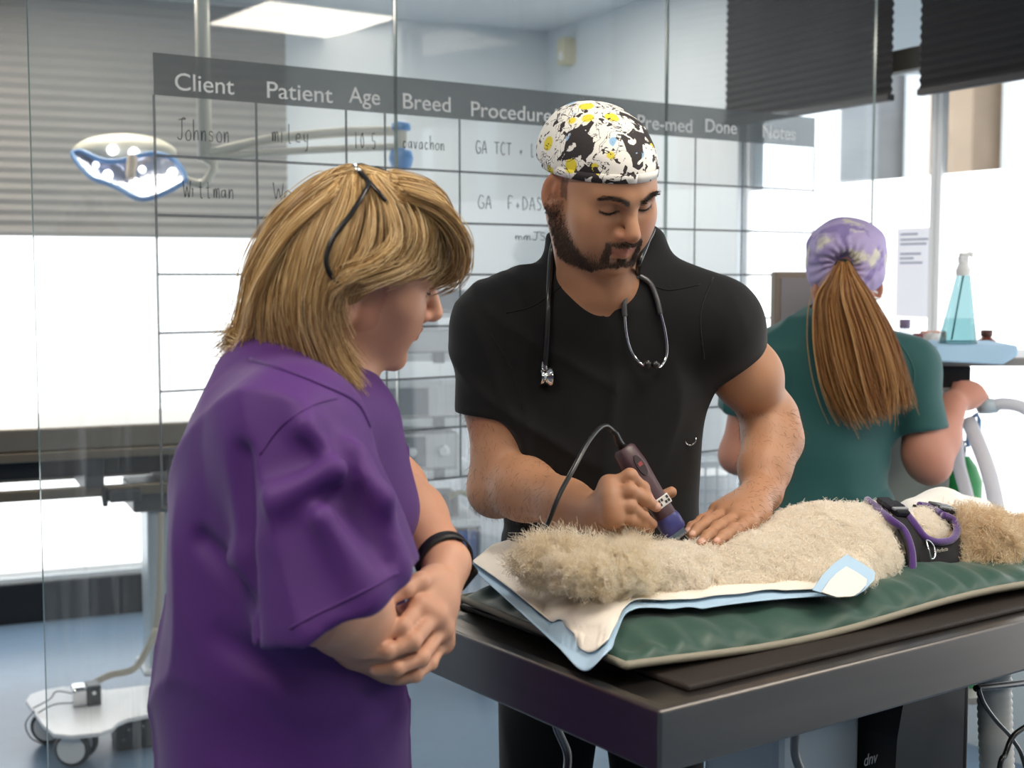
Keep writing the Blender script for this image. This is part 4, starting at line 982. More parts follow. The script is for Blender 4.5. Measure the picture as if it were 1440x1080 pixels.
# ------------------------------------------------------------------ clipper
ca, cb_ = tat(876, 630, .40), tat(951, 750, .345)
ax = (cb_-ca).normalized(); CF = AX(ca, ax, y=V((.5, -.86, .1)))          # u along the body, v facing the viewer
CL = (cb_-ca).length
cl = thing('clipper', 'dark purple-brown animal clipper with blue head held against the dog', 'clipper', ca.lerp(cb_, .5))
def loft(secs, mat, name, par, n=20):     # sections: (distance, half width, half depth)
    rows = []
    for d, w, h_ in secs:
        rows.append([CF(d, h_*math.copysign(abs(math.sin(a))**.7, math.sin(a)), w*math.copysign(abs(math.cos(a))**.7, math.cos(a))) for a in [2*math.pi*i/n for i in range(n+1)]])
    b = MB(); b.grid(rows); b.add(rows[0][:-1], [tuple(range(n))[::-1]]); b.add(rows[-1][:-1], [tuple(range(n))]); return b.build(name, mat, par)
body_m = M('maroon_plastic', '4a343a', .38)
hb_ = loft([(0, .013, .012), (.004, .0165, .015), (.03, .0185, .017), (.07, .0165, .016), (.1, .0155, .015), (CL*.78, .016, .0145), (CL*.93, .018, .012), (CL*.97, .0175, .008)], body_m, 'housing', cl)
b = MB(); b.prism(AX(CF(.034, .0165, 0), CF.u, z=CF.v), [(.017*math.cos(a), .0068*math.sin(a)) for a in [2*math.pi*i/24 for i in range(24)]], 0, .0018); sw = b.build('switch', M('switch_dark', '2f2226', .35), cl, bevel=.0006)
b = MB(); b.box(AX(CF(.032, .0184, 0), CF.u, z=CF.v), -.003, .003, -.004, .004, 0, .0006); b.build('switch_mark', M('switch_red', '8a3a3c', .4), sw)
b = MB(); f_ = AX(CF(CL*.60, .0155, 0), CF.u, z=CF.v); b.box(f_, 0, .015, -.0145, .0145, -.003, .0006); lb = b.build('label', M('silver_label', 'c9c7c4', .3), cl, bevel=.001)
b = MB()
for i in range(5):
    for j in range(2):
        if (i+j) % 4 != 3: b.box(f_, .0025+j*.0055, .0068+j*.0055, -.0125+i*.0052, -.0086+i*.0052, .0006, .0009)
b.build('label_print', M('label_black', '2a2626', .5), cl)
loft([(CL*.80, .0166, .0152), (CL*.84, .0185, .0158), (CL*.95, .0195, .0128), (CL*.985, .018, .008)], M('blue_head', '3b3c78', .35), 'head', cl)
b = MB(); b.box(CF, CL*.975, CL*1.04, -.007, -.003, -.0185, .0185); bl = b.build('blade', chrome, cl)
for i in range(12):
    b = MB(); z0 = -.018+i*.003; b.box(CF, CL*1.04, CL*1.065, -.0065, -.0035, z0, z0+.0015); b.build('blade_tooth', chrome, bl)
b = MB(); b.tube([CF(.004, 0, 0), CF(-.012, 0, 0), tat(866, 610, .40), tat(858, 602, .40)], [.0068, .006, .0045, .004], 10); b.build('strain_relief', rub, cl)
cord = [CF(-.01, 0, 0), tat(862, 606, .40), tat(848, 599, .39), tat(828, 620, .37), tat(806, 660, .35), tat(787, 695, .345), tat(773, 730, .35), tat(763, 753, .385), tat(757, 775, .42)]
b = MB(); b.tube(smooth_path(cord, 8), .0037, 8); b.build('cord', rub, cl)
# ------------------------------------------------------------------ blonde woman in purple scrubs
wo = thing('person', 'blonde person in purple scrubs standing at left with hands clasped', 'person', (at(410, 700, 1.66).x, 1.66, 0))
wh = Head((0, 0, 0), -71, 17, 17, .92); wh.put((0, .108, -.04), at(610, 443, 1.70))
B = Blob(.0026)
add_head(B, wh, False, .012, (-.016, -.022))
nbw = at(425, 545, 1.66)
B.cone(wh(0, -.035, -.05), nbw, .05, .058, .03); B.cone(wh(0, 0, -.08), at(470, 560, 1.66), .035, .05, .03)
B.ell(at(405, 640, 1.65), (.1, .15, .13), .05); B.ell(at(400, 800, 1.66), (.11, .15, .2), .05)
a_r = at(420, 625, 1.49); e_r = at(452, 838, 1.43); w_r = at(535, 893, 1.56)
B.chain([a_r, e_r], [.055, .046], .03); B.chain([e_r, e_r.lerp(w_r, .45), w_r], [.047, .043, .032], .03)
a_l = at(470, 610, 1.82); e_l = at(548, 690, 1.82); w_l = at(628, 792, 1.64)
B.chain([a_l, e_l], [.052, .045], .03); B.chain([e_l, e_l.lerp(w_l, .4), w_l], [.045, .042, .031], .03)
# left hand over the right one
A = at
l_m = [A(590, 853, 1.535), A(610, 866, 1.54), A(620, 884, 1.555), A(622, 903, 1.575)]
l_ch = [([l_m[0], A(565, 882, 1.495), A(536, 893, 1.485), A(514, 898, 1.485)], 1.05),
        ([l_m[1], A(580, 903, 1.49), A(545, 916, 1.475), A(512, 919, 1.475)], 1.05),
        ([l_m[2], A(592, 926, 1.50), A(558, 940, 1.48), A(527, 943, 1.482)], 1.0),
        ([l_m[3], A(605, 932, 1.53), A(584, 950, 1.505), A(557, 955, 1.50)], .9),
        ([A(612, 808, 1.585), A(590, 818, 1.545), A(570, 829, 1.525), A(553, 840, 1.515)], 1.15)]
add_hand(B, w_l, l_m, l_ch, .0088, .03, .0045, .0145); B.ell(A(612, 838, 1.575), (.026, .022, .03), .02)
# right hand underneath
r_m = [A(575, 868, 1.565), A(585, 888, 1.575), A(588, 908, 1.58), A(582, 925, 1.58)]
r_ch = [([r_m[i], A(612-i*2, 880+i*16, 1.60), A(606, 888+i*14, 1.625)], 1.0) for i in range(4)]
add_hand(B, w_r, r_m, r_ch, .0088, .034, .006, .016); B.ell(A(548, 912, 1.58), (.03, .026, .032), .03)
B.cone(A(500, 905, 1.53), A(560, 925, 1.575), .028, .026, .03)
nails_w = [p[-1]+V((-.004, -.0065, .002)) for p, _ in l_ch[:4]]+[l_ch[4][0][-1]+V((-.001, -.008, .003))]
def wcol(P):
    c = mottle(P, 'cf9d82', .07, 34, 1.); c = face_col(wh, P, c, 'a35a50', .6, '8a6848', '4a3226')
    return nail_col(P, c, nails_w, .005, 'd8a898')
lashes(wh, wo, .0013, -.006)
wbody = B.mesh('body', skin_mat('fair_skin'), wo, 1, wcol)
# tunic
pur = cloth('purple_scrub_cloth', '4b1f6c', 1, .65, .06)
B = Blob(.005)
sl = at(478, 852, 1.43)
B.cone(at(412, 618, 1.5), at(470, 880, 1.43), .076, .09, .05); B.cone(at(430, 650, 1.48), at(505, 845, 1.435), .066, .06, .05)
d = (at(520, 905, 1.43)-at(474, 820, 1.43)).normalized()
hm_ = [at(405, 893, 1.4), at(567, 806, 1.4)]; hd = (hm_[1]-hm_[0]); nrm = V((hd.z, 0, -hd.x)).normalized(); nrm = nrm if nrm.z < 0 else -nrm
mid = hm_[0].lerp(hm_[1], .5); mid.y = 1.44
B.cyl(mid, mid+nrm*.2, .17, .004)
B.ell(at(405, 632, 1.65), (.108, .165, .125), .05); B.ell(at(408, 700, 1.655), (.122, .175, .15), .05); B.ell(at(405, 800, 1.66), (.136, .18, .17), .05)
B.ell(at(404, 930, 1.66), (.136, .185, .19), .05); B.ell(at(404, 1120, 1.66), (.14, .195, .2), .05); B.cone(at(401, 960, 1.66), at(404, 1150, 1.66), .138, .14, .06)
B.cone(at(392, 530, 1.66), at(415, 612, 1.51), .048, .066, .05); B.cone(at(405, 535, 1.68), at(475, 600, 1.8), .045, .06, .05)
B.cone(at(405, 525, 1.64), at(470, 565, 1.64), .04, .05, .05)
B.cone(at(500, 610, 1.63), at(535, 715, 1.66), .045, .045, .05)                        # front of the tunic
B.cone(at(470, 610, 1.81), at(524, 700, 1.80), .055, .055, .04)                        # far sleeve
for p, q, r in (((430, 600, 1.395), (540, 700, 1.39), .006), ((500, 640, 1.41), (560, 800, 1.385), .008), ((395, 700, 1.38), (470, 660, 1.375), .006), ((330, 790, 1.45), (400, 760, 1.40), .007), ((455, 730, 1.36), (520, 840, 1.36), .006)):
    B.cone(at(*p), at(*q), r, r, .03)
for p, q, r in (((345, 640, 1.42), (360, 880, 1.40), .012), ((285, 760, 1.5), (345, 850, 1.43), .009), ((300, 900, 1.47), (420, 960, 1.46), .010), ((470, 600, 1.40), (545, 790, 1.37), .004)):
    B.cone(at(*p), at(*q), r, r, .025, -1)
B.disp = folds(.0085, (15, 14, 10), 2.4)
wtop = B.mesh('scrub_top', pur, wo, 1)
wt = onmesh(wtop)
seam(wt, [(408, 884), (440, 866), (480, 847), (522, 826), (560, 805)], .0016, pur, wo)
seam(wt, [(365, 640), (395, 600), (440, 570), (475, 560)], .0014, pur, wo)
seam(wt, [(352, 505), (400, 520), (450, 540), (500, 565), (520, 600)], .003, pur, wo, 'neck_binding')
B = Blob(.008); hw = at(402, 1000, 1.66); 
B.ell(V((hw.x, 1.66, .9)), (.11, .14, .1), .05)
for q in (-1, 1): B.chain([V((hw.x, 1.66+q*.09, .9)), V((hw.x, 1.66+q*.1, .5)), V((hw.x-.02, 1.66+q*.1, .08))], [.08, .075, .075], .05)
B.disp = folds(.004, (14, 14, 9), 5.); B.mesh('trousers', pur, wo, 1)
for q in (-1, 1):
    B = Blob(.006); c0 = V((hw.x, 1.66+q*.1, .04)); B.ell(c0, (.1, .042, .042), .02); B.ell(c0+V((.07, 0, -.01)), (.06, .042, .03), .02); B.cut(V((0, 0, .002)), (0, 0, -1)); B.mesh('shoe', M('navy_shoe', '23262e', .5), wo)
# hair: shell and combed strands
YW = 1.66
blond = hairmat('blonde_hair', '795935', 'ead2a4', .36, 'c29f69')
G_ = [[(452, 250, .01), (392, 300, .02), (352, 370, .03), (340, 440, .03), (320, 478, .02), (306, 490, .0)],
      [(462, 246, -.02), (405, 300, -.03), (368, 370, -.035), (352, 440, -.03), (350, 490, -.02), (345, 505, -.01)],
      [(472, 243, -.03), (425, 300, -.06), (392, 370, -.075), (375, 440, -.075), (385, 500, -.06), (400, 530, -.05)],
      [(484, 241, -.035), (448, 295, -.08), (420, 365, -.1), (408, 440, -.1), (430, 510, -.085), (455, 545, -.07)],
      [(497, 240, -.035), (474, 290, -.085), (450, 360, -.11), (438, 440, -.11), (466, 515, -.095), (495, 552, -.08)],
      [(508, 242, -.03), (500, 290, -.085), (480, 350, -.115), (456, 420, -.112), (470, 500, -.095), (503, 552, -.085)],
      [(515, 246, -.03), (525, 295, -.085), (516, 350, -.11), (480, 398, -.115), (464, 440, -.1), (478, 500, -.09)],
      [(522, 249, -.03), (548, 295, -.075), (556, 345, -.095), (528, 378, -.11), (492, 396, -.12), (464, 418, -.11)],
      [(530, 250, -.025), (575, 285, -.055), (592, 330, -.07), (580, 370, -.075), (548, 388, -.098), (505, 402, -.118)],
      [(540, 250, -.015), (592, 272, -.025), (614, 310, -.03), (616, 350, -.03), (608, 378, -.035), (585, 388, -.05)],
      [(548, 248, .0), (600, 262, .01), (624, 298, .02), (632, 340, .025), (628, 372, .02), (616, 394, .01)],
      [(550, 247, .03), (596, 262, .06), (625, 300, .08), (630, 340, .085), (620, 370, .08), (600, 385, .07)]]
GP_ = np.array([[list(wh(.006, -.075+.13*i/11, .117-.012*abs(i-5)/6-.02*(i < 2)))]+[list(at(x, y, YW+dy*.95)) for x, y, dy in g_] for i, g_ in enumerate(G_)])
def over_ear(S):
    L = wh.loc(S.reshape(-1, 3)); m = (np.abs(L[:, 0]) > .05) & (np.abs(L[:, 1]+.026) < .025) & (L[:, 2] < .0) & (L[:, 2] > -.068)
    return m.reshape(S.shape[:2]).any(1) & (np.random.default_rng(1).random(len(S)) < .96)
def outside(S):                           # keep combed strands off the scalp
    sh = S.shape; P_ = S.reshape(-1, 3); L = wh.loc(P_); c_ = np.array([0, -.016, .03]); d_ = (L-c_)/np.array([.0765, .098, .0855]); k_ = np.linalg.norm(d_, axis=1)
    f_ = np.where(k_ < 1.03, 1.03/np.maximum(k_, .2), 1)[:, None]; L2 = c_+(L-c_)*f_
    ok = (L[:, 2] > -.02)[:, None]; L = np.where(ok, L2, L)
    A_ = np.array([list(wh.u), list(wh.v), list(wh.w)]); return (np.array(wh.o)+wh.s*(L@A_)).reshape(sh)
hc_ = np.array(wh(0, -.01, .02))
def hairset(GPx, n, seed, spread_, rad, mat, name, par, fix=None, drop=None, layers=(.86, 1.02), kk=14, jit=.004):
    g = np.random.default_rng(seed); m = len(GPx); w = g.uniform(0, m-1-1e-6, n); i = w.astype(int); f = w-i
    fs_ = (f*f*(3-2*f))[:, None, None]; base = GPx[i]*(1-fs_)+GPx[np.minimum(i+1, m-1)]*fs_
    k0 = base.shape[1]; t = np.linspace(0, k0-1, kk); out = np.zeros((n, kk, 3))
    for q_, tt in enumerate(t):
        j = min(int(tt), k0-2); u = tt-j; p0 = base[:, max(j-1, 0)]; p1 = base[:, j]; p2 = base[:, j+1]; p3 = base[:, min(j+2, k0-1)]
        out[:, q_] = .5*((2*p1)+(p2-p0)*u+(2*p0-5*p1+4*p2-p3)*u*u+(3*p1-p0-3*p2+p3)*u**3)
    lay = g.uniform(*layers, n)[:, None, None]; out = hc_+(out-hc_)*lay
    q_ = np.linspace(0, 1, kk)[None, :, None]
    lock = np.floor(w*7).astype(int); LD = np.random.default_rng(seed+1).normal(0, 1, (200, 3))[lock % 200]
    out += g.normal(0, jit, (n, 1, 3))*(.3+q_)+LD[:, None, :]*.005*q_**1.2
    out += np.sin(q_*7+g.uniform(0, 6, (n, 1, 1)))*g.normal(0, .0018, (n, 1, 3))*q_
    ln_ = g.uniform(.88, 1.03, n)[:, None, None]; out = out[:, :1]+(out-out[:, :1])*(1-(1-ln_)*q_)
    if drop is not None:
        keep = ~drop(out); out = out[keep]; n = len(out)
    if fix: out = fix(out)+g.normal(0, .0012, (n, 1, 3))
    r = rad*(1-.65*np.linspace(0, 1, kk)**3)
    return hair(name, out, r[None, :], mat, par)
hairset(GP_, 17000, 4, 1, .00042, blond, 'hair', wo, outside, over_ear)
ax_ = np.array(wh.u); far = GP_-2*((GP_-np.array(wh.o))@ax_)[..., None]*ax_
hairset(far, 5000, 9, 1, .0006, blond, 'far_side_hair', wo, outside)
B = Blob(.005); B.ell(wh(0, -.016, .03), (.0765*wh.s, .098*wh.s, .0855*wh.s), .03, 1, wh); B.cut(wh(0, .02, .028), wh.v*.65-wh.w*.76, .006)
B.chain([wh(0, -.06, .01), at(402, 425, YW+.01), at(395, 470, YW+.01)], [.05, .032, .016], .05); B.chain([wh(.05, -.05, 0), at(430, 450, YW-.03), at(455, 500, YW-.03)], [.04, .032, .02], .05)
B.chain([wh(0, .04, .05), at(585, 310, YW+.03), at(605, 350, YW+.035)], [.045, .022, .008], .03)
B.mesh('hair_base', M('blonde_base', '8f6c3e', .55, bump=(150, .6, .003), stretch=(1, 1, .2)), wo, 1)
# glasses pushed up into the hair
gl = thing('glasses', 'black-framed glasses pushed up into the blonde hair', 'glasses', at(510, 260, 1.6))
fm = M('black_acetate', '141214', .25)
b = MB(); b.tube(smooth_path([at(499, 236, 1.628), at(517, 255, 1.6), at(512, 272, 1.578), at(492, 303, 1.558), at(468, 335, 1.545), at(459, 362, 1.54), at(463, 383, 1.54), at(478, 402, 1.548)], 6), .0032, 8); b.build('temple', fm, gl)
def rim(c, n): 
    f_ = AX(c, n.cross(V((0, 0, 1))), z=n); return [f_(.026*math.cos(a), .018*math.sin(a), 0) for a in [2*math.pi*i/20 for i in range(20)]]
nl = (wh.w*.55+wh.v*.85).normalized()
c1, c2 = at(523, 262, 1.61), at(560, 247, 1.70)
ex = (at(548, 286, 1.585)-at(499, 236, 1.62)).normalized()
R1 = [at(499, 236, 1.625), at(517, 254, 1.60), at(534, 272, 1.588), at(547, 287, 1.59), at(556, 276, 1.62), at(545, 258, 1.64), at(525, 240, 1.645), at(508, 232, 1.64)]
b = MB(); b.tube(smooth_path(R1+[R1[0]], 4)[:-1], .0026, 8, closed=True); b.build('rim', fm, gl)
R2 = [p+V((.012, .075, .002)) for p in R1]
b = MB(); b.tube(smooth_path(R2+[R2[0]], 4)[:-1], .0026, 8, closed=True); b.build('rim', fm, gl)
b = MB(); b.tube([R1[5], R2[1]], .0026, 8); b.build('bridge', fm, gl)
lens = glassmat('lens_glass', (.93, .94, .95))
for R_ in (R1, R2): b = MB(); b.add(R_, [tuple(range(8))]); b.build('lens', lens, gl, solid=.0012)
b = MB(); b.tube([at(497, 234, 1.627), at(505, 242, 1.615)], .0036, 8); b.build('hinge', chrome, gl)
# watch
wa = thing('wristwatch', 'black-strapped watch on the wrist of the blonde person', 'watch', w_l)
ad = (e_l-w_l).normalized(); wc = w_l+ad*.008; f_ = AX(wc, ad, y=(0, -1, 0))
def ringp(a, r=.0345): return f_(0, r*math.cos(a), r*math.sin(a))
b = MB(); k = 40
rows = [[f_(x, (.0335+o)*math.cos(2*math.pi*i/k), (.0345+o)*math.sin(2*math.pi*i/k)) for i in range(k+1)] for x, o in ((-.008, 0), (-.008, .0022), (.008, .0022), (.008, 0), (-.008, 0))]
b.grid(rows); b.build('strap', M('black_strap', '17171a', .5), wa)
an = math.atan2((at(672, 838, 1.6)-wc).dot(f_.w), (at(672, 838, 1.6)-wc).dot(f_.v))
fd = AX(ringp(an, .0365), f_.u, z=(f_.v*math.cos(an)+f_.w*math.sin(an)))
b = MB(); b.box(fd, -.017, .017, -.017, .017, -.002, .006); b.build('case', M('watch_case', '2c2a2a', .2, .6), wa, bevel=.004)
b = MB(); b.box(fd, -.014, .014, -.014, .014, .006, .0065); b.build('screen', M('watch_screen', '0a0a0c', .08), wa, bevel=.0002)
# ------------------------------------------------------------------ person in green at the trolley, seen from behind
nu = thing('person', 'person in green scrubs and lilac cap seen from behind at the trolley', 'person', (at(1165, 700, 3.3).x, 3.3, 0))
NY = 3.3; n_ = at
nh = Head(n_(1188, 385, NY), 6, 12, 0, .95)
B = Blob(.0045)
add_head(B, nh, False, 0, (0, -.026))
nbn = n_(1175, 462, NY)
B.cone(nh(0, -.03, -.05), nbn, .052, .06, .03)
B.ell(n_(1165, 560, NY), (.15, .095, .13), .05); B.ell(n_(1155, 680, NY), (.13, .1, .14), .05)
sR, eR, wR = n_(1278, 515, 3.3), n_(1308, 652, 3.27), n_(1340, 568, 3.36)
B.chain([nbn, sR], [.05, .05], .04); B.chain([sR, eR], [.052, .046], .03); B.chain([eR, eR.lerp(wR, .4), wR], [.05, .047, .034], .025)
B.ball(n_(1298, 636, 3.27), .05, .03)
sL, eL, wL = n_(1065, 510, 3.3), n_(1038, 640, 3.33), n_(1075, 640, 3.52)
B.chain([nbn, sL], [.05, .05], .04); B.chain([sL, eL], [.05, .042], .03); B.chain([eL, wL], [.044, .03], .03); B.ball(wL, .035, .02)
h_m = [n_(1352, 545, 3.39), n_(1362, 545, 3.40), n_(1371, 548, 3.40), n_(1378, 556, 3.39)]
h_c = [([h_m[0], n_(1353, 540, 3.44), n_(1352, 552, 3.46)], 1), ([h_m[1], n_(1366, 541, 3.45), n_(1366, 556, 3.47)], 1), ([h_m[2], n_(1378, 547, 3.45), n_(1378, 562, 3.46)], 1), ([h_m[3], n_(1386, 558, 3.43), n_(1382, 570, 3.44)], .9),
       ([n_(1346, 560, 3.39), n_(1342, 548, 3.42), n_(1343, 540, 3.45)], 1.1)]
add_hand(B, wR, h_m, h_c, .009, .03, .006, .017); B.ell(n_(1361, 560, 3.385), (.034, .024, .03), .02)
def ncol(P): return face_col(nh, mottle(P, 'c08d78', .07, 30, 2.), mottle(P, 'c08d78', .07, 30, 2.), 'a35a50', .6, '6a4a34')
B.mesh('body', skin_mat('pink_skin'), nu, 1, ncol)
tea = cloth('teal_scrub_cloth', '1b5150', 2, .7, .15)
B = Blob(.006)
def slv(sh, end, r1, r2):
    d = (end-sh).normalized(); B.cone(sh, end+d*.03, r1, r2, .03); B.cyl(end, end+d*.3, r2+.05, .004)
slv(sR, n_(1294, 606, 3.28), .062, .066); slv(sL, n_(1040, 580, 3.32), .058, .052)
B.ell(n_(1168, 540, NY), (.168, .11, .14), .06); B.ell(n_(1155, 640, NY), (.165, .115, .16), .07); B.ell(n_(1152, 740, NY), (.19, .13, .16), .06); B.ell(n_(1152, 850, NY), (.19, .13, .16), .06)
B.cone(n_(1160, 468, NY), sR, .06, .062, .06); B.cone(n_(1165, 468, NY), sL, .06, .06, .06); B.cone(n_(1190, 480, NY), n_(1170, 520, NY), .07, .09, .06)
B.cyl(nbn+V((0, .0, .012)), nbn+V((0, 0, .2)), .2, .01) if 0 else None
B.cone(n_(1180, 430, NY), nbn+V((0, 0, .035)), .064, .064, .01, -1)
B.disp = folds(.0055, (15, 13, 8), 4.1)
ntop = B.mesh('scrub_top', tea, nu, 1); ntm = onmesh(ntop)
seam(ntm, [(1262, 478), (1285, 520), (1278, 570)], .002, tea, nu); seam(ntm, [(1250, 640), (1262, 670), (1264, 705)], .002, tea, nu)
B = Blob(.009); hx_ = n_(1152, 800, NY).x
B.ell(V((hx_, NY, .9)), (.17, .12, .13), .05)
for q in (-1, 1): B.chain([V((hx_+q*.085, NY, .85)), V((hx_+q*.1, NY, .5)), V((hx_+q*.1, NY, .08))], [.1, .085, .085], .05)
B.mesh('trousers', tea, nu, 1)
for q in (-1, 1):
    B = Blob(.007); c0 = V((hx_+q*.1, NY+.03, .04)); B.ell(c0, (.042, .1, .042), .02); B.cut(V((0, 0, .002)), (0, 0, -1)); B.mesh('shoe', M('white_shoe', 'd8d8d8', .5), nu)
# cap
lm_ = bpy.data.materials.new('lilac_print'); lm_.use_nodes = True; nt = lm_.node_tree; N = nt.nodes; Lk = nt.links; bs = N['Principled BSDF']; bs.inputs['Roughness'].default_value = .8
tc = N.new('ShaderNodeTexCoord'); t1 = N.new('ShaderNodeTexNoise'); t1.inputs['Scale'].default_value = 17; t1.inputs['Detail'].default_value = 4; Lk.new(tc.outputs['Object'], t1.inputs['Vector'])
t2 = N.new('ShaderNodeTexNoise'); t2.inputs['Scale'].default_value = 13; t2.inputs['Detail'].default_value = 3; t2.inputs['Distortion'].default_value = 1; Lk.new(tc.outputs['Object'], t2.inputs['Vector'])
def stp(s_, a, b_):
    m = N.new('ShaderNodeMapRange'); m.inputs[1].default_value = a; m.inputs[2].default_value = b_; Lk.new(s_, m.inputs[0]); return m.outputs[0]
def ovr(base, col, fac):
    m = N.new('ShaderNodeMix'); m.data_type = 'RGBA'; Lk.new(fac, m.inputs[0])
    if isinstance(base, str): m.inputs[6].default_value = (*lin(base), 1)
    else: Lk.new(base, m.inputs[6])
    m.inputs[7].default_value = (*lin(col), 1); return m.outputs[2]
c_ = ovr('b5a6d0', 'ddd7c8', stp(t1.outputs['Fac'], .57, .63)); c_ = ovr(c_, '9080b6', stp(t2.outputs['Fac'], .58, .66)); Lk.new(c_, bs.inputs['Base Color'])
B = Blob(.004); cc = n_(1190, 352, NY-.005)
B.ell(cc, (.096, .105, .08), .03); B.ell(n_(1190, 385, NY-.01), (.09, .1, .06), .04); B.ell(n_(1190, 350, NY-.07), (.07, .05, .055), .03)
B.cut(n_(1190, 416, NY), (0, 0, -1), .01); tie = n_(1187, 374, NY-.108)
B.ball(tie, .026, .03, -1)
def gath(X, Y, Z):
    dx, dz = X-tie.x, Z-tie.z; r = np.sqrt(dx*dx+dz*dz)+1e-6; an_ = np.arctan2(dz, dx)
    return .0032*np.sin(17*an_+2*np.sin(9*r*8))*np.exp(-(r/.075)**2)*(Y < NY-.02)+.0022*np.sin(40*X+3*np.sin(35*Z))*np.sin(38*Z+20*Y)
B.disp = gath; B.mesh('scrub_cap', lm_, nu, 1)
b = MB(); f_ = AX(tie+V((0, .004, 0)), (1, 0, 0), y=(0, 0, 1)); b.tube([f_(.018*math.cos(a), .013*math.sin(a), 0) for a in [2*math.pi*i/20 for i in range(20)]], .005, 8, closed=True); b.build('hair_tie', black, nu)
b = MB(); b.tube([n_(1215, 404, NY-.075), n_(1232, 411, NY-.03), n_(1240, 418, NY+.05)], .0028, 6); b.tube([n_(1222, 416, NY-.06), n_(1236, 420, NY-.02), n_(1240, 424, NY+.05)], .0022, 6); b.build('mask_strap', white, nu)
aub = hairmat('auburn_hair', '623c1e', 'cd9f68', .36, '946234')
PG = [[(1180, 376, -.11), (1168, 392, -.125), (1152, 420, -.115), (1150, 470, -.12), (1158, 520, -.125), (1172, 560, -.125), (1188, 588, -.12)],
      [(1183, 374, -.115), (1175, 395, -.145), (1166, 425, -.15), (1172, 475, -.15), (1184, 525, -.155), (1198, 565, -.155), (1212, 593, -.15)],
      [(1187, 374, -.115), (1187, 395, -.15), (1189, 425, -.165), (1203, 475, -.17), (1214, 525, -.17), (1224, 565, -.165), (1232, 588, -.16)],
      [(1191, 374, -.115), (1198, 395, -.145), (1212, 425, -.15), (1232, 475, -.155), (1245, 520, -.155), (1252, 555, -.15), (1252, 584, -.15)],
      [(1195, 376, -.11), (1206, 393, -.125), (1226, 422, -.12), (1250, 465, -.13), (1266, 510, -.13), (1276, 545, -.13), (1284, 566, -.13)]]
PGp = np.array([[list(n_(x, y, NY+dy)) for x, y, dy in g_] for g_ in PG]); hc_ = np.array(n_(1205, 470, NY-.11))
hairset(PGp, 5200, 21, 1, .0009, aub, 'ponytail', nu, layers=(.6, 1.05), kk=16, jit=.008)
g = np.random.default_rng(2)
NP = np.array([[list(n_(x, y, NY+dy)) for x, y, dy in g_] for g_ in [[(1150, 412, -.06), (1160, 402, -.085), (1172, 392, -.11), (1181, 382, -.115)], [(1165, 424, -.075), (1172, 408, -.095), (1180, 394, -.115), (1185, 380, -.115)], [(1195, 424, -.085), (1194, 408, -.1), (1192, 394, -.115), (1189, 380, -.115)], [(1222, 412, -.06), (1214, 402, -.085), (1202, 392, -.11), (1193, 382, -.115)]]])
hairset(NP, 1500, 5, 1, .0008, aub, 'nape_hair', nu, layers=(.98, 1.01), kk=8, jit=.003)
B = Blob(.005); B.chain([n_(1187, 380, NY-.105), n_(1190, 430, NY-.11), n_(1210, 500, NY-.115), n_(1228, 545, NY-.115)], [.012, .03, .034, .015], .05); B.mesh('ponytail_core', M('auburn_base', '6a4422', .6), nu, 1)
# ------------------------------------------------------------------ trolley with bottles on the right
def bx(fr, P, name, mat, par, bevel=.003): b = MB(); b.box(fr, *P); return b.build(name, mat, par, bevel=bevel)
A = at
def one(o, label, cat, group=None): return tag(o, label, cat, group)
zW = A(1300, 505, 3.44).z
tr = thing('trolley', 'grey-topped equipment trolley with a black drawer beside the green-clad person', 'trolley', (A(1250, 500, 3.62).x, 3.62, 0))
f0 = F((0, 0, 0), 0)
xa, xb, xc = A(1150, 500, 3.44).x, A(1368, 500, 3.44).x, A(1580, 500, 3.44).x
gt = M('grey_worktop', '8b8884', .4)
bx(f0, (xa, xc, 3.44, 3.82, zW-.018, zW+.004), 'worktop', gt, tr)
dr = bx(f0, (A(1240, 500, 3.45).x, xb, 3.45, 3.8, A(1, 546, 3.45).z, zW-.019), 'drawer', M('black_drawer', '1b1d20', .35), tr)
bx(f0, (A(1250, 500, 3.45).x, xb-.004, 3.446, 3.45, A(1, 549, 3.45).z, A(1, 545, 3.45).z), 'drawer_trim', gt, dr, .001)
bx(f0, (A(1200, 500, 3.47).x, A(1345, 500, 3.47).x, 3.5, 3.78, .12, A(1, 552, 3.5).z), 'cabinet', M('olive_grey', '8a8f88', .5), tr)
bx(f0, (A(1308, 500, 3.46).x, A(1340, 500, 3.46).x, 3.45, 3.5, A(1, 572, 3.46).z, A(1, 549, 3.46).z), 'flow_meter', M('meter_grey', 'a7aeb4', .35), tr)
b = MB(); b.lathe(F(A(1316, 582, 3.45), 0), [(.012, -.02), (.014, 0), (.01, .012)], 14); b.build('knob', chrome, tr)
for x in (xa+.03, xc-.05):
    for y in (3.48, 3.78): bx(f0, (x, x+.025, y-.012, y+.012, 0, zW-.018), 'post', greymetal, tr)
bw_ = M('blue_wrap', 'a9cbe6', .7, bump=(60, .3, .003))
b = MB(); P_ = [A(1316, 486, 3.38), A(1432, 486, 3.38), A(1433, 500, 3.38), A(1411, 513, 3.37), A(1316, 509, 3.37)]
b.add([p for p in P_]+[p+V((0, .2, .004)) for p in P_], [(0, 1, 2, 3, 4)[::-1], (5, 6, 7, 8, 9), (0, 1, 6, 5), (1, 2, 7, 6), (2, 3, 8, 7), (3, 4, 9, 8), (4, 0, 5, 9)])
one(b.build('folded_drape', bw_, bevel=.006, seg=3), 'pale blue folded drape hanging over the trolley edge', 'drape')
zd = A(1, 486, 3.46).z+.004
def cl_glass(name, tint): return glassmat(name, tint)
sp = thing('spray_bottle', 'tall tapered spray bottle of pale turquoise liquid with white nozzle', 'spray bottle', A(1346, 486, 3.46))
c0 = A(1346, 486, 3.46); k_ = 3.46/FPX
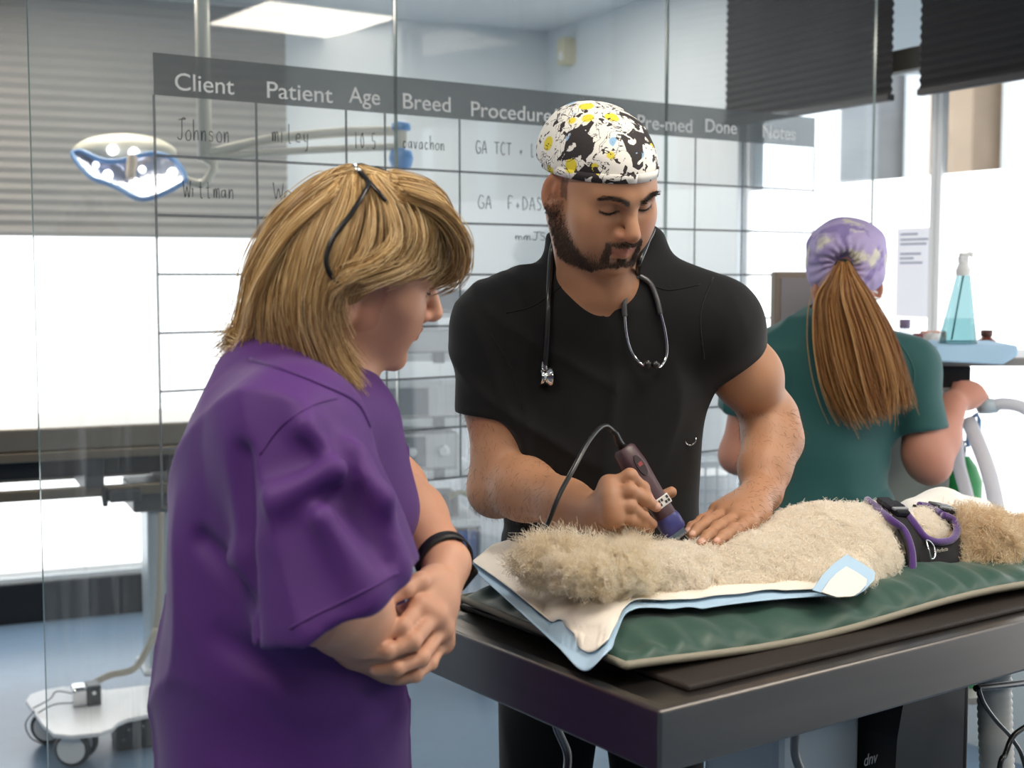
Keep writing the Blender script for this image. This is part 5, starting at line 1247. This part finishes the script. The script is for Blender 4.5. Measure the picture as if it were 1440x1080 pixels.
def taper(w0, w1, d0, d1, z0, z1, shift, name, mat):
    b = MB(); fr = F((c0.x, c0.y, zd), 0); rows = []
    for i in range(9):
        q = i/8; w = w0+(w1-w0)*q; d = d0+(d1-d0)*q; z = z0+(z1-z0)*q
        rows.append([fr(shift*q+w*math.copysign(abs(math.cos(a))**.5, math.cos(a)), d*math.copysign(abs(math.sin(a))**.5, math.sin(a)), z) for a in [2*math.pi*j/24 for j in range(25)]])
    b.grid(rows); b.add(rows[0][:-1], [tuple(range(24))[::-1]]); b.add(rows[-1][:-1], [tuple(range(24))]); return b.build(name, mat, sp)
hb = 96*k_
taper(26*k_, 9*k_, .03, .014, 0, hb, 6*k_, 'bottle', glassmat('turquoise_plastic', (.45, .58, .59)))
taper(24*k_, 20*k_, .027, .025, .004, 36*k_, 2*k_, 'liquid', glassmat('turquoise_liquid', (.86, .94, .945)))
fr_ = F((c0.x+6*k_, c0.y, zd+hb), 0)
b = MB(); b.lathe(fr_, [(10*k_, 0), (10.5*k_, 8*k_), (8*k_, 14*k_), (6*k_, 20*k_)], 18); b.build('collar', white, sp)
b = MB(); b.box(fr_, -7*k_, 6*k_, -.009, .009, 18*k_, 27*k_); b.box(fr_, 4*k_, 13*k_, -.006, .006, 26*k_, 33*k_); b.box(fr_, -6*k_, 6*k_, -.008, .008, 26*k_, 32*k_); b.build('nozzle', white, sp, bevel=.003)
b = MB(); b.tube([fr_(0, 0, 0), fr_(-8*k_, 0, -50*k_), fr_(-14*k_, 0, -90*k_)], .0022, 6); b.build('dip_tube', M('tube_teal', '8fc3c8', .4), sp)
def vial(px, py, r, h, mat, capm, label, Y=3.5, caph=.35, name='vial', group=None):
    r *= 1.25; h *= 1.3; p = A(px, py, Y); p.z = zW+.0045; fr = F(p, 0); t = thing(name, label, 'vial', p, group)
    b = MB(); b.lathe(fr, [(r*.95, 0), (r, .002), (r, h*.55), (r*.55, h*.68), (r*.5, h*.75)], 18); b.build('glass_body', mat, t)
    b = MB(); b.lathe(fr, [(r*.6, h*.74), (r*.62, h*.78), (r*.62, h), (r*.4, h)], 16); b.build('cap', capm, t); return t
amb = M('amber_glass', '6a2e1c', .1, coat=.4); clr = glassmat('clear_vial', (.66, .68, .72)); redc = M('red_cap', '7a2f3a', .4)
vial(1387, 486, .02, .048, amb, M('dark_cap', '4a2a22', .4), 'small brown glass vial on the trolley, right of the spray bottle', 3.62)
vial(1291, 492, .018, .045, clr, redc, 'clear vial with a dark red cap nearest the green shoulder', 3.5)
vial(1272, 480, .019, .07, clr, M('mauve_cap', '8a7a98', .4), 'taller clear vial with a mauve cap behind the red-capped one', 3.62)
vial(1262, 486, .014, .04, clr, white, 'tiny clear vial with a white cap beside the ponytail', 3.56)
p = A(1312, 490, 3.6); p.z = zW+.005+.028; fr = AX(p, (1, .4, 0), z=(0, 0, 1))
b = MB(); ro, ri = .028, .014; b.lathe(fr, [(ri, -.012), (ro, -.012), (ro, .012), (ri, .012)], 24, axis='v'); one(b.build('tape_roll', M('tape_white', 'd9d6d2', .5)), 'roll of white tape standing on its edge on the trolley', 'tape')
p = A(1314, 490, 3.74); p.z = zW+.0045
bx(F(p, 8), (-.035, .03, -.01, .02, 0, .055), 'small_carton', M('salmon_card', 'd9a594', .7), None); one(bpy.data.objects['small_carton'], 'small salmon-pink carton behind the tape roll', 'carton')
mo = thing('monitor', 'brown-framed monitor turned away behind the green shoulder', 'monitor', A(1120, 460, 3.66))
fm_ = F(A(1118, 468, 3.66), 8)
bx(fm_, (-.058, .10, 0, .04, 0, .165), 'casing', M('bronze_plastic', '8a7c70', .4), mo, .006); bx(fm_, (-.042, .085, -.003, .001, .015, .148), 'screen', M('screen_grey', '8f8a8c', .25), mo, .001)
pz = fm_.o.z; bx(fm_, (-.0, .04, .005, .035, -pz, 0), 'stand', greymetal, mo); bx(fm_, (-.12, .16, -.1, .14, -pz, -pz+.03), 'foot', greymetal, mo)
# gas cylinder, hoses
bx(f0, (xb-.12, xb+.1, 3.46, 3.7, .34, .36), 'lower_shelf', gt, tr)
gc = thing('gas_cylinder', 'green cylinder behind the white breathing hoses', 'gas cylinder', A(1352, 700, 3.55)); p = A(1352, 650, 3.58); fr = F((p.x, p.y, 0), 0)
b = MB(); b.lathe(fr, [(.05, .361), (.055, .37), (.055, p.z-.05), (.04, p.z-.01), (.018, p.z+.02)], 28); b.build('tank', M('green_paint', '12823f', .35), gc)
b = MB(); b.lathe(fr, [(.02, p.z+.018), (.022, p.z+.03), (.022, p.z+.055), (.012, p.z+.06)], 16); b.build('valve', chrome, gc)
hw_ = bpy.data.materials.new('white_hose'); hw_.use_nodes = True; nt = hw_.node_tree; b_ = nt.nodes['Principled BSDF']; b_.inputs['Base Color'].default_value = (.85, .85, .88, 1); b_.inputs['Roughness'].default_value = .4
t_ = nt.nodes.new('ShaderNodeBsdfTranslucent'); t_.inputs[0].default_value = (.85, .86, .9, 1); x_ = nt.nodes.new('ShaderNodeMixShader'); x_.inputs[0].default_value = .5
nt.links.new(b_.outputs[0], x_.inputs[1]); nt.links.new(t_.outputs[0], x_.inputs[2]); nt.links.new(x_.outputs[0], nt.nodes['Material Output'].inputs[0])
def ribbed(pts, r, name, label, rib=.0045, mat=None):
    P_ = smooth_path(pts, 10); L_ = sum((P_[i+1]-P_[i]).length for i in range(len(P_)-1)); n = max(8, int(L_/rib)); out = []
    acc = [0]
    for i in range(len(P_)-1): acc.append(acc[-1]+(P_[i+1]-P_[i]).length)
    j = 0
    for i in range(n*2+1):
        d = L_*i/(2*n)
        while j < len(P_)-2 and acc[j+1] < d: j += 1
        out.append(P_[j].lerp(P_[j+1], min(1, (d-acc[j])/max(acc[j+1]-acc[j], 1e-9))))
    b = MB(); b.tube(out, [r*(1 if i % 2 else .9) for i in range(len(out))], 14); return one(b.build(name, mat or hw_), label, 'hose')
ribbed([A(1388, 572, 3.43), A(1412, 568, 3.42), A(1440, 574, 3.4), A(1475, 600, 3.36)], .0165, 'breathing_hose', 'white breathing hose running from the hand to the right edge')
ribbed([A(1362, 592, 3.46), A(1376, 625, 3.4), A(1392, 670, 3.3), A(1404, 730, 3.2), A(1412, 800, 3.15), A(1418, 900, 3.2)], .0195, 'breathing_hose', 'thick white breathing hose hanging in front of the green cylinder, right one')
ribbed([A(1345, 600, 3.5), A(1348, 650, 3.44), A(1358, 690, 3.36), A(1370, 740, 3.3), A(1380, 820, 3.25)], .0165, 'breathing_hose', 'thinner white breathing hose hanging left of the thick one')
b = MB(); b.lathe(AX(A(1386, 571, 3.43), (1, 0, 0), z=(0, 0, 1)), [(.014, -.02), (.02, -.015), (.02, .012), (.017, .03)], 18, axis='u'); one(b.build('hose_connector', M('grey_blue_connector', 'b3c3cc', .4)), 'grey-blue hose connector held in the hand of the green-clad person', 'connector')
fr = F(A(1368, 612, 3.5), 0); b = MB(); b.tube([fr(-.012, 0, -.03), fr(-.012, 0, .04), fr(.01, 0, .055), fr(.016, 0, .04), fr(.016, 0, -.03)], .006, 8); one(b.build('blue_bracket', M('blue_metal', '7fa0c8', .3, .4)), 'pale blue looped bracket below the hand at the trolley', 'bracket')
tw = thing('towel', 'white rolled towel behind the neck of the dog', 'towel', tat(1320, 712, .46))
B = Blob(.005); B.chain([tat(1290, 722, .46), tat(1325, 718, .45), tat(1375, 724, .44)], [.03, .036, .03], .03); B.ell(tat(1320, 735, .45), (.09, .05, .03), .03, 1, DU); B.disp = folds(.003, (30, 26, 18), 3.)
B.mesh('cloth', M('white_towel', 'ece9e4', .85, bump=(240, .3)), tw, 1)
# notice on the frosted window
NR = F(RF(s_on(RF, 1270), .0), RA)
paper_m = M('backlit_paper', 'e6e8f2', .8, emit=.22)  # faint emission stands in for window light shining through the sheet
pn = thing('notice', 'faded paper notice stuck on the frosted window behind the lilac cap', 'notice', NR(0, .045, A(1270, 383, 4.45).z))
s1_, s2_ = s_on(RF, 1245), s_on(RF, 1294); z1_, z2_ = A(1270, 446, 4.45).z, A(1270, 320, 4.45).z
bx(RF, (s1_, s2_, .047, .0495, z1_, z2_), 'paper', paper_m, pn, .0002)
b = MB(); m_ = M('pale_print', 'a9afbf', .8)
for i, (a_, w_) in enumerate(((.06, .5), (.12, .8), (.17, .75), (.28, .6), (.33, .4), (.38, .65))): b.box(RF, s1_+(s2_-s1_)*.1, s1_+(s2_-s1_)*(.1+w_), .0464, .0472, z2_-(z2_-z1_)*(a_+.022), z2_-(z2_-z1_)*a_)
b.build('print_lines', m_, pn)
# motion sensor
sx_ = s_on(RF, 750) if 0 else .25
p = A(750, 68, 6.3); fr = F(RF(.32, 0), RA); f2 = F((p.x, p.y, p.z), RA)
ms = thing('motion_sensor', 'cream motion sensor high up near the room corner', 'sensor', p)
d_ = (p-RF.o).dot(RF.v); f2 = F(p-RF.v*(d_+.02), RA)
B_ = MB(); B_.prism(AX(f2.o, RF.u, y=(0, 0, 1)), [(-.036, -.065), (.036, -.065), (.04, .0), (.036, .06), (-.036, .06), (-.04, 0)], -.02, .035); B_.build('housing', M('cream_plastic', 'c9c3a4', .5), ms, bevel=.012)
b = MB(); b.lathe(AX(f2(0, -.028, -.025), RF.u, z=(0, 0, 1)), [(.02, -.012), (.024, 0), (.02, .012)], 16, axis='v'); b.build('lens', white, ms)
# ------------------------------------------------------------------ shelf tower behind the glass
SY = 4.6; sf = F(A(596, 388, SY)*1.0, 14); sf.o.z = 0; kk_ = SY/FPX
def zy(y, Y=SY): return A(600, y, Y).z
sh = thing('equipment_tower', 'grey equipment tower with white shelves behind the glass, between the two front people', 'equipment tower', sf(0, .2, 0))
for s_ in (-.2, .21):
    for t_ in (.02, .36): bx(sf, (s_-.014, s_+.014, t_-.014, t_+.014, .06, zy(392)), 'post', whitemetal, sh)
for i, y in enumerate((497, 589, 662, 733, 800)):
    shf = bx(sf, (-.19, .2, 0, .38, zy(y+11), zy(y)), 'shelf', M('shelf_white', 'cfd6da', .45), sh, .004)
    bx(sf, (.03, .07, -.006, .0, zy(y+14), zy(y-2)), 'shelf_clip', M('clip_grey', '6d757c', .4), shf, .002)
for s_ in (-.2, .21):
    for t_ in (.02, .36): b = MB(); b.lathe(F(sf(s_, t_, .03), 14), [(.025, -.012), (.03, -.007), (.03, .007), (.025, .012)], 18, axis='v'); b.build('caster', black, sh)
bx(sf, (.215, .275, .03, .3, .07, zy(690)), 'side_column', whitemetal, sh)
pg_ = M('instrument_white', 'c8ced3', .4); dk = M('instrument_grey', '707a84', .4); md_ = M('instrument_mid', '9aa3ab', .4)
def inst(nm, label, s0, s1, y0, y1, t0=.03, t1=.33, front=None, knobs=()):
    t = thing(nm, label, 'instrument', sf((s0+s1)/2, .2, zy(y1))); z0, z1 = zy(y1)+.0005, zy(y0)
    bx(sf, (s0, s1, t0, t1, z0, z1), 'casing', pg_, t, .006)
    if front: bx(sf, (front[0], front[1], t0-.004, t0+.002, z0+.008, z1-.008), 'front_panel', dk, t, .002)
    for ks, ky, kr in knobs:
        b = MB(); b.lathe(AX(sf(ks, t0-.004, zy(ky)), sf.u, z=(0, 0, 1)), [(kr, .006), (kr, -.008), (kr*.7, -.014)], 18, axis='v'); b.build('knob', M('knob_white', 'dfe3e6', .3), t)
inst('light_source', 'white and grey instrument box with a round knob on the upper tower shelf', -.175, .19, 543, 588.5, front=(-.17, .02), knobs=((-.15, 561, .014),))
inst('insufflator', 'white instrument box with two round dials on the lower tower shelf', -.09, .13, 612, 661.5, front=(-.085, .01), knobs=((-.04, 637, .016), (.07, 636, .02)))
inst('printer', 'grey box topped by a white dome on the top tower shelf', -.11, .17, 466, 496.5, knobs=())
b = MB(); b.lathe(F(sf(.0, .18, zy(466)+.0005), 0), [(.085, 0), (.083, .02), (.07, .06), (.045, .085), (.015, .093)], 28); one(b.build('dome_cover', M('dome_white', 'd6dbde', .35)), 'white dome on the top shelf of the equipment tower', 'dome')
inst('processor', 'pale box with a dark yellowish panel just below the top of the tower', -.06, .17, 405, 440, front=(-.03, .15))
bx(sf, (-.19, .2, 0, .38, zy(447), zy(441)), 'shelf', M('shelf_white', 'cfd6da', .45), sh, .003)
for i, (s_, y0, w_, m_) in enumerate(((-.12, 697, .05, black), (-.02, 690, .04, dk), (.07, 700, .06, black))):
    o = bx(sf, (s_, s_+w_, .05, .2, zy(732.5), zy(y0)), 'cable_box', m_, None, .006); one(o, ['small black box at the left on the cluttered tower shelf', 'grey upright box in the middle of the cluttered tower shelf', 'wide black box at the right on the cluttered tower shelf'][i], 'box')
b = MB(); b.tube(smooth_path([sf(.08, -.02, zy(700)), sf(.12, -.03, zy(692)), sf(.16, -.03, zy(702)), sf(.18, -.02, zy(716))], 6), .009, 8); one(b.build('coiled_cable', M('olive_rubber', '6a6a2c', .5)), 'olive cable looped over the black box on the tower', 'cable')
bi = thing('storage_bin', 'blue storage bin on the lowest shelf of the tower', 'bin', sf(.1, .2, zy(800)))
fb = F(sf(.11, .19, zy(800)+.001), 14); b = MB()
b.prism(fb, [(-.08, -.15), (.08, -.15), (.08, .14), (-.08, .14)], 0, .004); 
for a_ in ((-.08, .08, -.15, -.146), (-.08, .08, .136, .14), (-.08, -.076, -.146, .136), (.076, .08, -.146, .136)): b.box(fb, *a_, .004, zy(752)-zy(800))
b.build('bin_body', M('bright_blue', '1b5fb8', .4), bi); bx(fb, (-.085, .085, -.155, .145, zy(752)-zy(800), zy(748)-zy(800)), 'lid', black, bi)
# crate on a cart, seen past the man
cy_ = 4.45; cf = F((A(1000, 388, cy_).x, cy_, 0), 12)
ct = thing('cart', 'low white cart behind the glass carrying a pale crate', 'cart', cf(0, .15, 0)); zc0, zc1 = A(1, 735, cy_).z, A(1, 652, cy_).z
bx(cf, (-.1, .14, 0, .3, zc0-.02, zc0), 'shelf', whitemetal, ct)
for s_ in (-.09, .12):
    for t_ in (.02, .27): bx(cf, (s_, s_+.018, t_, t_+.018, 0, zc0-.02), 'leg', whitemetal, ct)
cr = thing('crate', 'pale grey lattice crate on the cart beside the black scrubs', 'crate', cf(0, .1, zc0)); cm_ = M('crate_plastic', 'c3cbd2', .5)
b = MB(); b.box(cf, -.085, .125, .03, .25, zc0+.001, zc0+.01)
for t_ in (.03, .245):
    for i in range(6): b.box(cf, -.085+i*.041, -.079+i*.041, t_, t_+.005, zc0+.01, zc1)
    for i in range(5): b.box(cf, -.085, .125, t_, t_+.005, zc0+.01+(zc1-zc0-.016)*i/4, zc0+.016+(zc1-zc0-.016)*i/4)
for s_ in (-.085, .12):
    for i in range(5): b.box(cf, s_, s_+.005, .03, .25, zc0+.01+(zc1-zc0-.016)*i/4, zc0+.016+(zc1-zc0-.016)*i/4)
b.box(cf, -.095, .135, .02, .035, zc1-.012, zc1+.004); b.box(cf, -.095, .135, .245, .26, zc1-.012, zc1+.004); b.build('lattice', cm_, cr)
bx(cf, (-.08, .12, .05, .23, zc0+.011, zc1-.05), 'packets', M('packet_white', 'dfe3e8', .6), cr)
# ------------------------------------------------------------------ operating table behind the glass
OY = 4.35; of_ = F(A(200, 388, OY), BA); of_.o.z = 0
ot = thing('operating_table', 'wheeled steel operating table behind the glass at far left', 'table', of_(-.2, .3, 0))
def zo(y): return A(150, y, OY).z
os_ = M('warm_steel', 'a39a8c', .3, 1)
bx(of_, (-1.5, .22, 0, .5, zo(628), zo(596)), 'table_top', os_, ot, .006); bx(of_, (-1.5, .22, -.01, .51, zo(641), zo(628)), 'edge_rail', M('bronze_steel', '8f8474', .35, 1), ot, .004)
bx(of_, (-1.45, .2, .06, .44, zo(668), zo(641)), 'under_tray', M('dark_steel', '2d3136', .4, .5), ot, .006)
bx(of_, (-1.5, .22, .02, .05, zo(696), zo(681)), 'side_bar', M('bronze_steel', '8f8474', .35, 1), ot, .004); bx(of_, (-1.5, .22, .45, .48, zo(696), zo(681)), 'side_bar', M('bronze_steel', '8f8474', .35, 1), ot, .004)
for s_ in (-.16, .1): bx(of_, (s_-.03, s_+.03, .02, .48, zo(690), zo(641)), 'cross_bracket', darkgrey, ot)
bx(of_, (-.12, -.02, -.02, .05, zo(703), zo(686)), 'clamp', darkgrey, ot, .006); b = MB(); b.lathe(F(of_(-.13, .01, zo(696)), BA), [(.008, -.03), (.012, 0), (.008, .03)], 12); b.build('clamp_handle', black, ot)
bx(of_, (-.03, .16, .1, .36, zo(728), zo(690)), 'tilt_head', M('dark_head', '5a5d5e', .4, .3), ot, .008)
zb_ = .112
bx(of_, (.02, .15, .14, .30, zb_, zo(727)), 'column', M('column_grey', 'b9c6ce', .3, .3), ot, .012); bx(of_, (-.005, .175, .115, .325, zb_, zb_+.02), 'column_collar', whitemetal, ot, .008)
pl_ = [on(x, y, zb_) for x, y in ((36, 985), (42, 976), (60, 970), (90, 965), (125, 966), (150, 970), (215, 962), (300, 965), (310, 985), (232, 1000), (180, 1010), (166, 1016), (158, 1024), (140, 1030), (100, 1034), (76, 1032), (60, 1018))]
b = MB(); n = len(pl_); b.add(pl_+[p-V((0, 0, .014)) for p in pl_], [tuple(range(n))[::-1], tuple(range(n, 2*n))]+[(i, (i+1) % n, n+(i+1) % n, n+i) for i in range(n)]); b.build('base_plate', M('white_base', 'e3e5e8', .3), ot, bevel=.003)
wz_ = .055
for px_, py_ in ((108, 1072), (74, 1040), (255, 1035), (290, 1000)):
    p = on(px_, py_, 0.0); p.z = wz_; fr = F(p, BA-25)
    b = MB(); b.box(fr, -.03, .03, -.02, .02, 0, .045); b.build('caster_fork', M('cream_plastic2', 'c9c8b4', .5), ot, bevel=.008)
    for q in (-1, 1):
        b = MB(); f3 = F(fr(0, q*.034, 0), BA-25); b.lathe(f3, [(.048, -.012), (.0545, -.006), (.0545, .006), (.048, .012)], 26, axis='v'); w_ = b.build('wheel', black, ot)
        b = MB(); b.lathe(f3, [(.042, -.014), (.042, .014)], 24, axis='v'); b.build('hub_cap', M('hub_white', 'dcdedf', .4), w_)
f3 = F(on(122, 990, zb_), BA); bx(f3, (-.045, .0, -.03, .04, .0005, .062), 'motor', chrome, ot, .01); bx(f3, (.0, .042, -.03, .04, .0005, .064), 'control_box', black, ot, .004)
b = MB(); b.lathe(AX(f3(.02, -.031, .042), f3.u, z=(0, 0, 1)), [(.006, .002), (.006, -.004)], 10, axis='v'); b.build('indicator', white, ot)
b = MB(); b.tube(smooth_path([f3(.02, .04, .05), f3(.08, .05, .07), f3(.16, .04, .09), f3(.22, .03, .2), A(216, 900, 4.33), A(224, 840, 4.33), A(226, 720, 4.36)], 8), .011, 10); b.build('cable_hose', M('beige_hose', 'b5b0a2', .5), ot)
f4 = F(on(193, 1008, .1), BA); bx(f4, (-.065, .065, -.01, .12, -.1, -.004), 'battery_box', M('battery_black', '1d2126', .45), ot, .006)
for pts in ([f3(-.045, 0, .04), f3(-.09, -.01, .055), f3(-.11, 0, .03), f3(-.16, .01, .004)], [f3(-.045, -.01, .012), f3(-.1, -.03, .02), f3(-.15, -.05, .006)], [on(48, 1000, zb_), A(36, 1018, 4.05), A(44, 1038, 4.0), A(66, 1048, 3.98)]):
    b = MB(); b.tube(smooth_path(pts, 6), .0022, 6); b.build('wire', black, ot)
# ------------------------------------------------------------------ surgical lamp behind the glass
LY = 4.4
la = thing('surgical_lamp', 'cream surgical lamp with a wavy blue rim hanging behind the glass', 'surgical lamp', A(182, 240, LY))
RC = [(130, 330), (200, 315), (300, 360), (400, 395), (500, 400), (600, 385), (700, 350), (800, 335), (900, 350), (990, 390), (1060, 480), (1080, 560), (1000, 620), (880, 680), (740, 720), (640, 700), (540, 640), (430, 590), (310, 550), (220, 470), (150, 380)]
def lp(cx_, cy_, dy=0): py = 160+cy_/6; return A(80+cx_/6, py, LY-(py-240)*.002+dy)
R_ = smooth_path([lp(*c) for c in RC]+[lp(*RC[0])], 4)[:-1]
b = MB(); b.tube(R_, .0085, 10, closed=True); b.build('rim', M('sky_blue_rim', '5d93cf', .4), la)
ctr = lp(620, 530, .03); b = MB(); n = len(R_)
b.add(R_+[p.lerp(ctr, .5)+V((0, .03, .01)) for p in R_]+[ctr+V((0, .02, 0))], [(i, (i+1) % n, n+(i+1) % n, n+i) for i in range(n)]+[(n+i, n+(i+1) % n, 2*n) for i in range(n)], 0, True); b.build('reflector', M('mirror_reflector', 'c9cddc', .25, .7, bump=(30, .6, .01)), la)
for cx_, cy_, r_ in ((470, 305, .018), (650, 330, .018), (430, 515, .016), (660, 590, .019), (975, 500, .017), (720, 470, .012), (330, 430, .01)):
    b = MB(); p = lp(cx_, cy_, .012 if cy_ > 400 else .04); b.lathe(AX(p, (1, 0, 0), z=(0, .3, 1)), [(r_, .004), (r_, -.004), (r_*.5, -.008)], 16, axis='v'); b.build('bulb', M('lamp_bulb', 'f4f6ff', .4, emit=2.2), la)
B = Blob(.006); B.ell(lp(570, 320, .13), (.175, .07, .05), .02); B.ell(lp(560, 300, .14), (.15, .07, .052), .02); B.mesh('dome', M('cream_enamel', 'd2cfc0', .35), la, 1)
b = MB(); f_ = AX(lp(625, 480, -.03), (0, -.4, -1), y=(1, 0, 0)); b.lathe(f_, [(.016, -.05), (.017, -.02), (.014, 0), (.017, .01), (.012, .03)], 16, axis='u'); b.build('handle', M('handle_cream', 'd9c8b4', .4), la)
lamp_c = M('cream_enamel', 'd2cfc0', .35)
pt_ = A(288, 226, LY); b = MB(); b.tube([V((pt_.x, LY, HC)), pt_], .023, 18); b.build('pole', lamp_c, la)
b = MB(); b.lathe(F((pt_.x, LY, HC-.03), 0), [(.06, .029), (.06, .01), (.03, 0)], 24); b.build('ceiling_flange', lamp_c, la)
b = MB(); b.tube(smooth_path([lp(1080, 560, .03), A(285, 258, LY), A(300, 235, LY), A(288, 222, LY)], 6), .014, 10); b.build('yoke', lamp_c, la)
b = MB(); b.tube(smooth_path([A(292, 216, LY), A(380, 196, LY), A(480, 186, LY), A(562, 184, LY)], 8), .016, 10); b.tube(smooth_path([A(292, 222, LY), A(420, 212, LY), A(562, 206, LY)], 8), .012, 10); b.build('spring_arm', lamp_c, la)
f_ = F(A(564, 196, LY), 0); b = MB(); b.lathe(f_, [(.018, -.03), (.02, 0), (.018, .03)], 16); b.build('arm_joint', lamp_c, la)
bj = M('blue_joint', '4f93d4', .4); b = MB(); b.lathe(f_, [(.012, .058), (.03, .05), (.032, .03), (.02, .028)], 20); b.build('joint_cap', bj, la)
b = MB(); b.lathe(F(A(564, 223, LY), 0), [(.012, -.04), (.034, -.025), (.04, 0), (.034, .025), (.012, .036)], 22); b.build('joint_knob', bj, la)
# ------------------------------------------------------------------ things under the examination table
ch = ribbed([tat(1398, 940, .2), tat(1399, 1000, .2), tat(1402, 1080, .2), tat(1410, 1300, .2), tat(1404, 1500, .24)], .029, 'vacuum_hose', 'fat white corrugated hose hanging under the right side of the steel table', .0125, M('ribbed_white', 'd6d2cb', .4))
def cable(pts, r, label): b = MB(); b.tube(smooth_path(pts, 8), r, 8); return one(b.build('cable', rub), label, 'cable')
cable([tat(1376, 968, .12), tat(1384, 990, .12), tat(1402, 1015, .12), tat(1424, 1040, .12), tat(1442, 1080, .12), tat(1460, 1200, .12)], .0035, 'thin black cable crossing in front of the corrugated hose')
cable([tat(1445, 1020, .1), tat(1425, 1035, .1), tat(1414, 1060, .1), tat(1405, 1090, .1), tat(1400, 1250, .12)], .0042, 'thicker black cable looping in from the right edge to the corrugated hose')
cable([tat(1372, 968, .14), tat(1400, 965, .14), tat(1440, 960, .15), tat(1500, 950, .18)], .0055, 'black cable running level just under the right rim of the steel table')
bk_ = thing('carry_case', 'black case with grey lettering hanging under the table beside the corrugated hose', 'case', tat(1260, 1040, .3))
cf2 = F(tat(1210, 1140, .22), UA); H_ = tat(1210, 990, .22).z-cf2.o.z
b = MB(); b.prism(AX(cf2.o, TF.u, y=(0, 0, 1)), [(0, 0), (.17, 0), (.17, H_+.03), (.02, H_+.01), (.008, H_-.04)], -.03, .06); b.build('shell', black, bk_, bevel=.006)
text('lettering', 'dnv', AX(tat(1214, 1078, .187), TF.u, y=(0, 0, 1)), .026, M('letter_grey', '9a9c9e', .5), bk_, width=.031, shear=.2)
for a_ in ((1238, 960), (1268, 975)): b = MB(); b.tube(smooth_path([tat(a_[0]+8, a_[1], .25), tat(a_[0]+8, a_[1]+22, .25), tat(a_[0]+2, a_[1]+44, .25)], 6), .005, 8); b.build('strap_hook', M('hook_steel', '7a7a7a', .35, 1), bk_)
pn2 = thing('equipment_column', 'dark upright column with two grey rails under the right part of the table', 'column', tat(1335, 1080, .3))
f5 = F(tat(1312, 1000, .24), UA); f5.o.z = 0
bx(f5, (0, .098, 0, .12, .05, TZ-AH-.026), 'column', M('column_black', '1e1d20', .45), pn2, .006); bx(f5, (-.03, .1, -.05, .15, 0, .05), 'foot', black, pn2, .006)
for q in (.003, .035): bx(f5, (q, q+.015, -.014, 0, .1, TZ-AH-.04), 'rail', M('rail_grey', '55524f', .4, .6), pn2, .002)
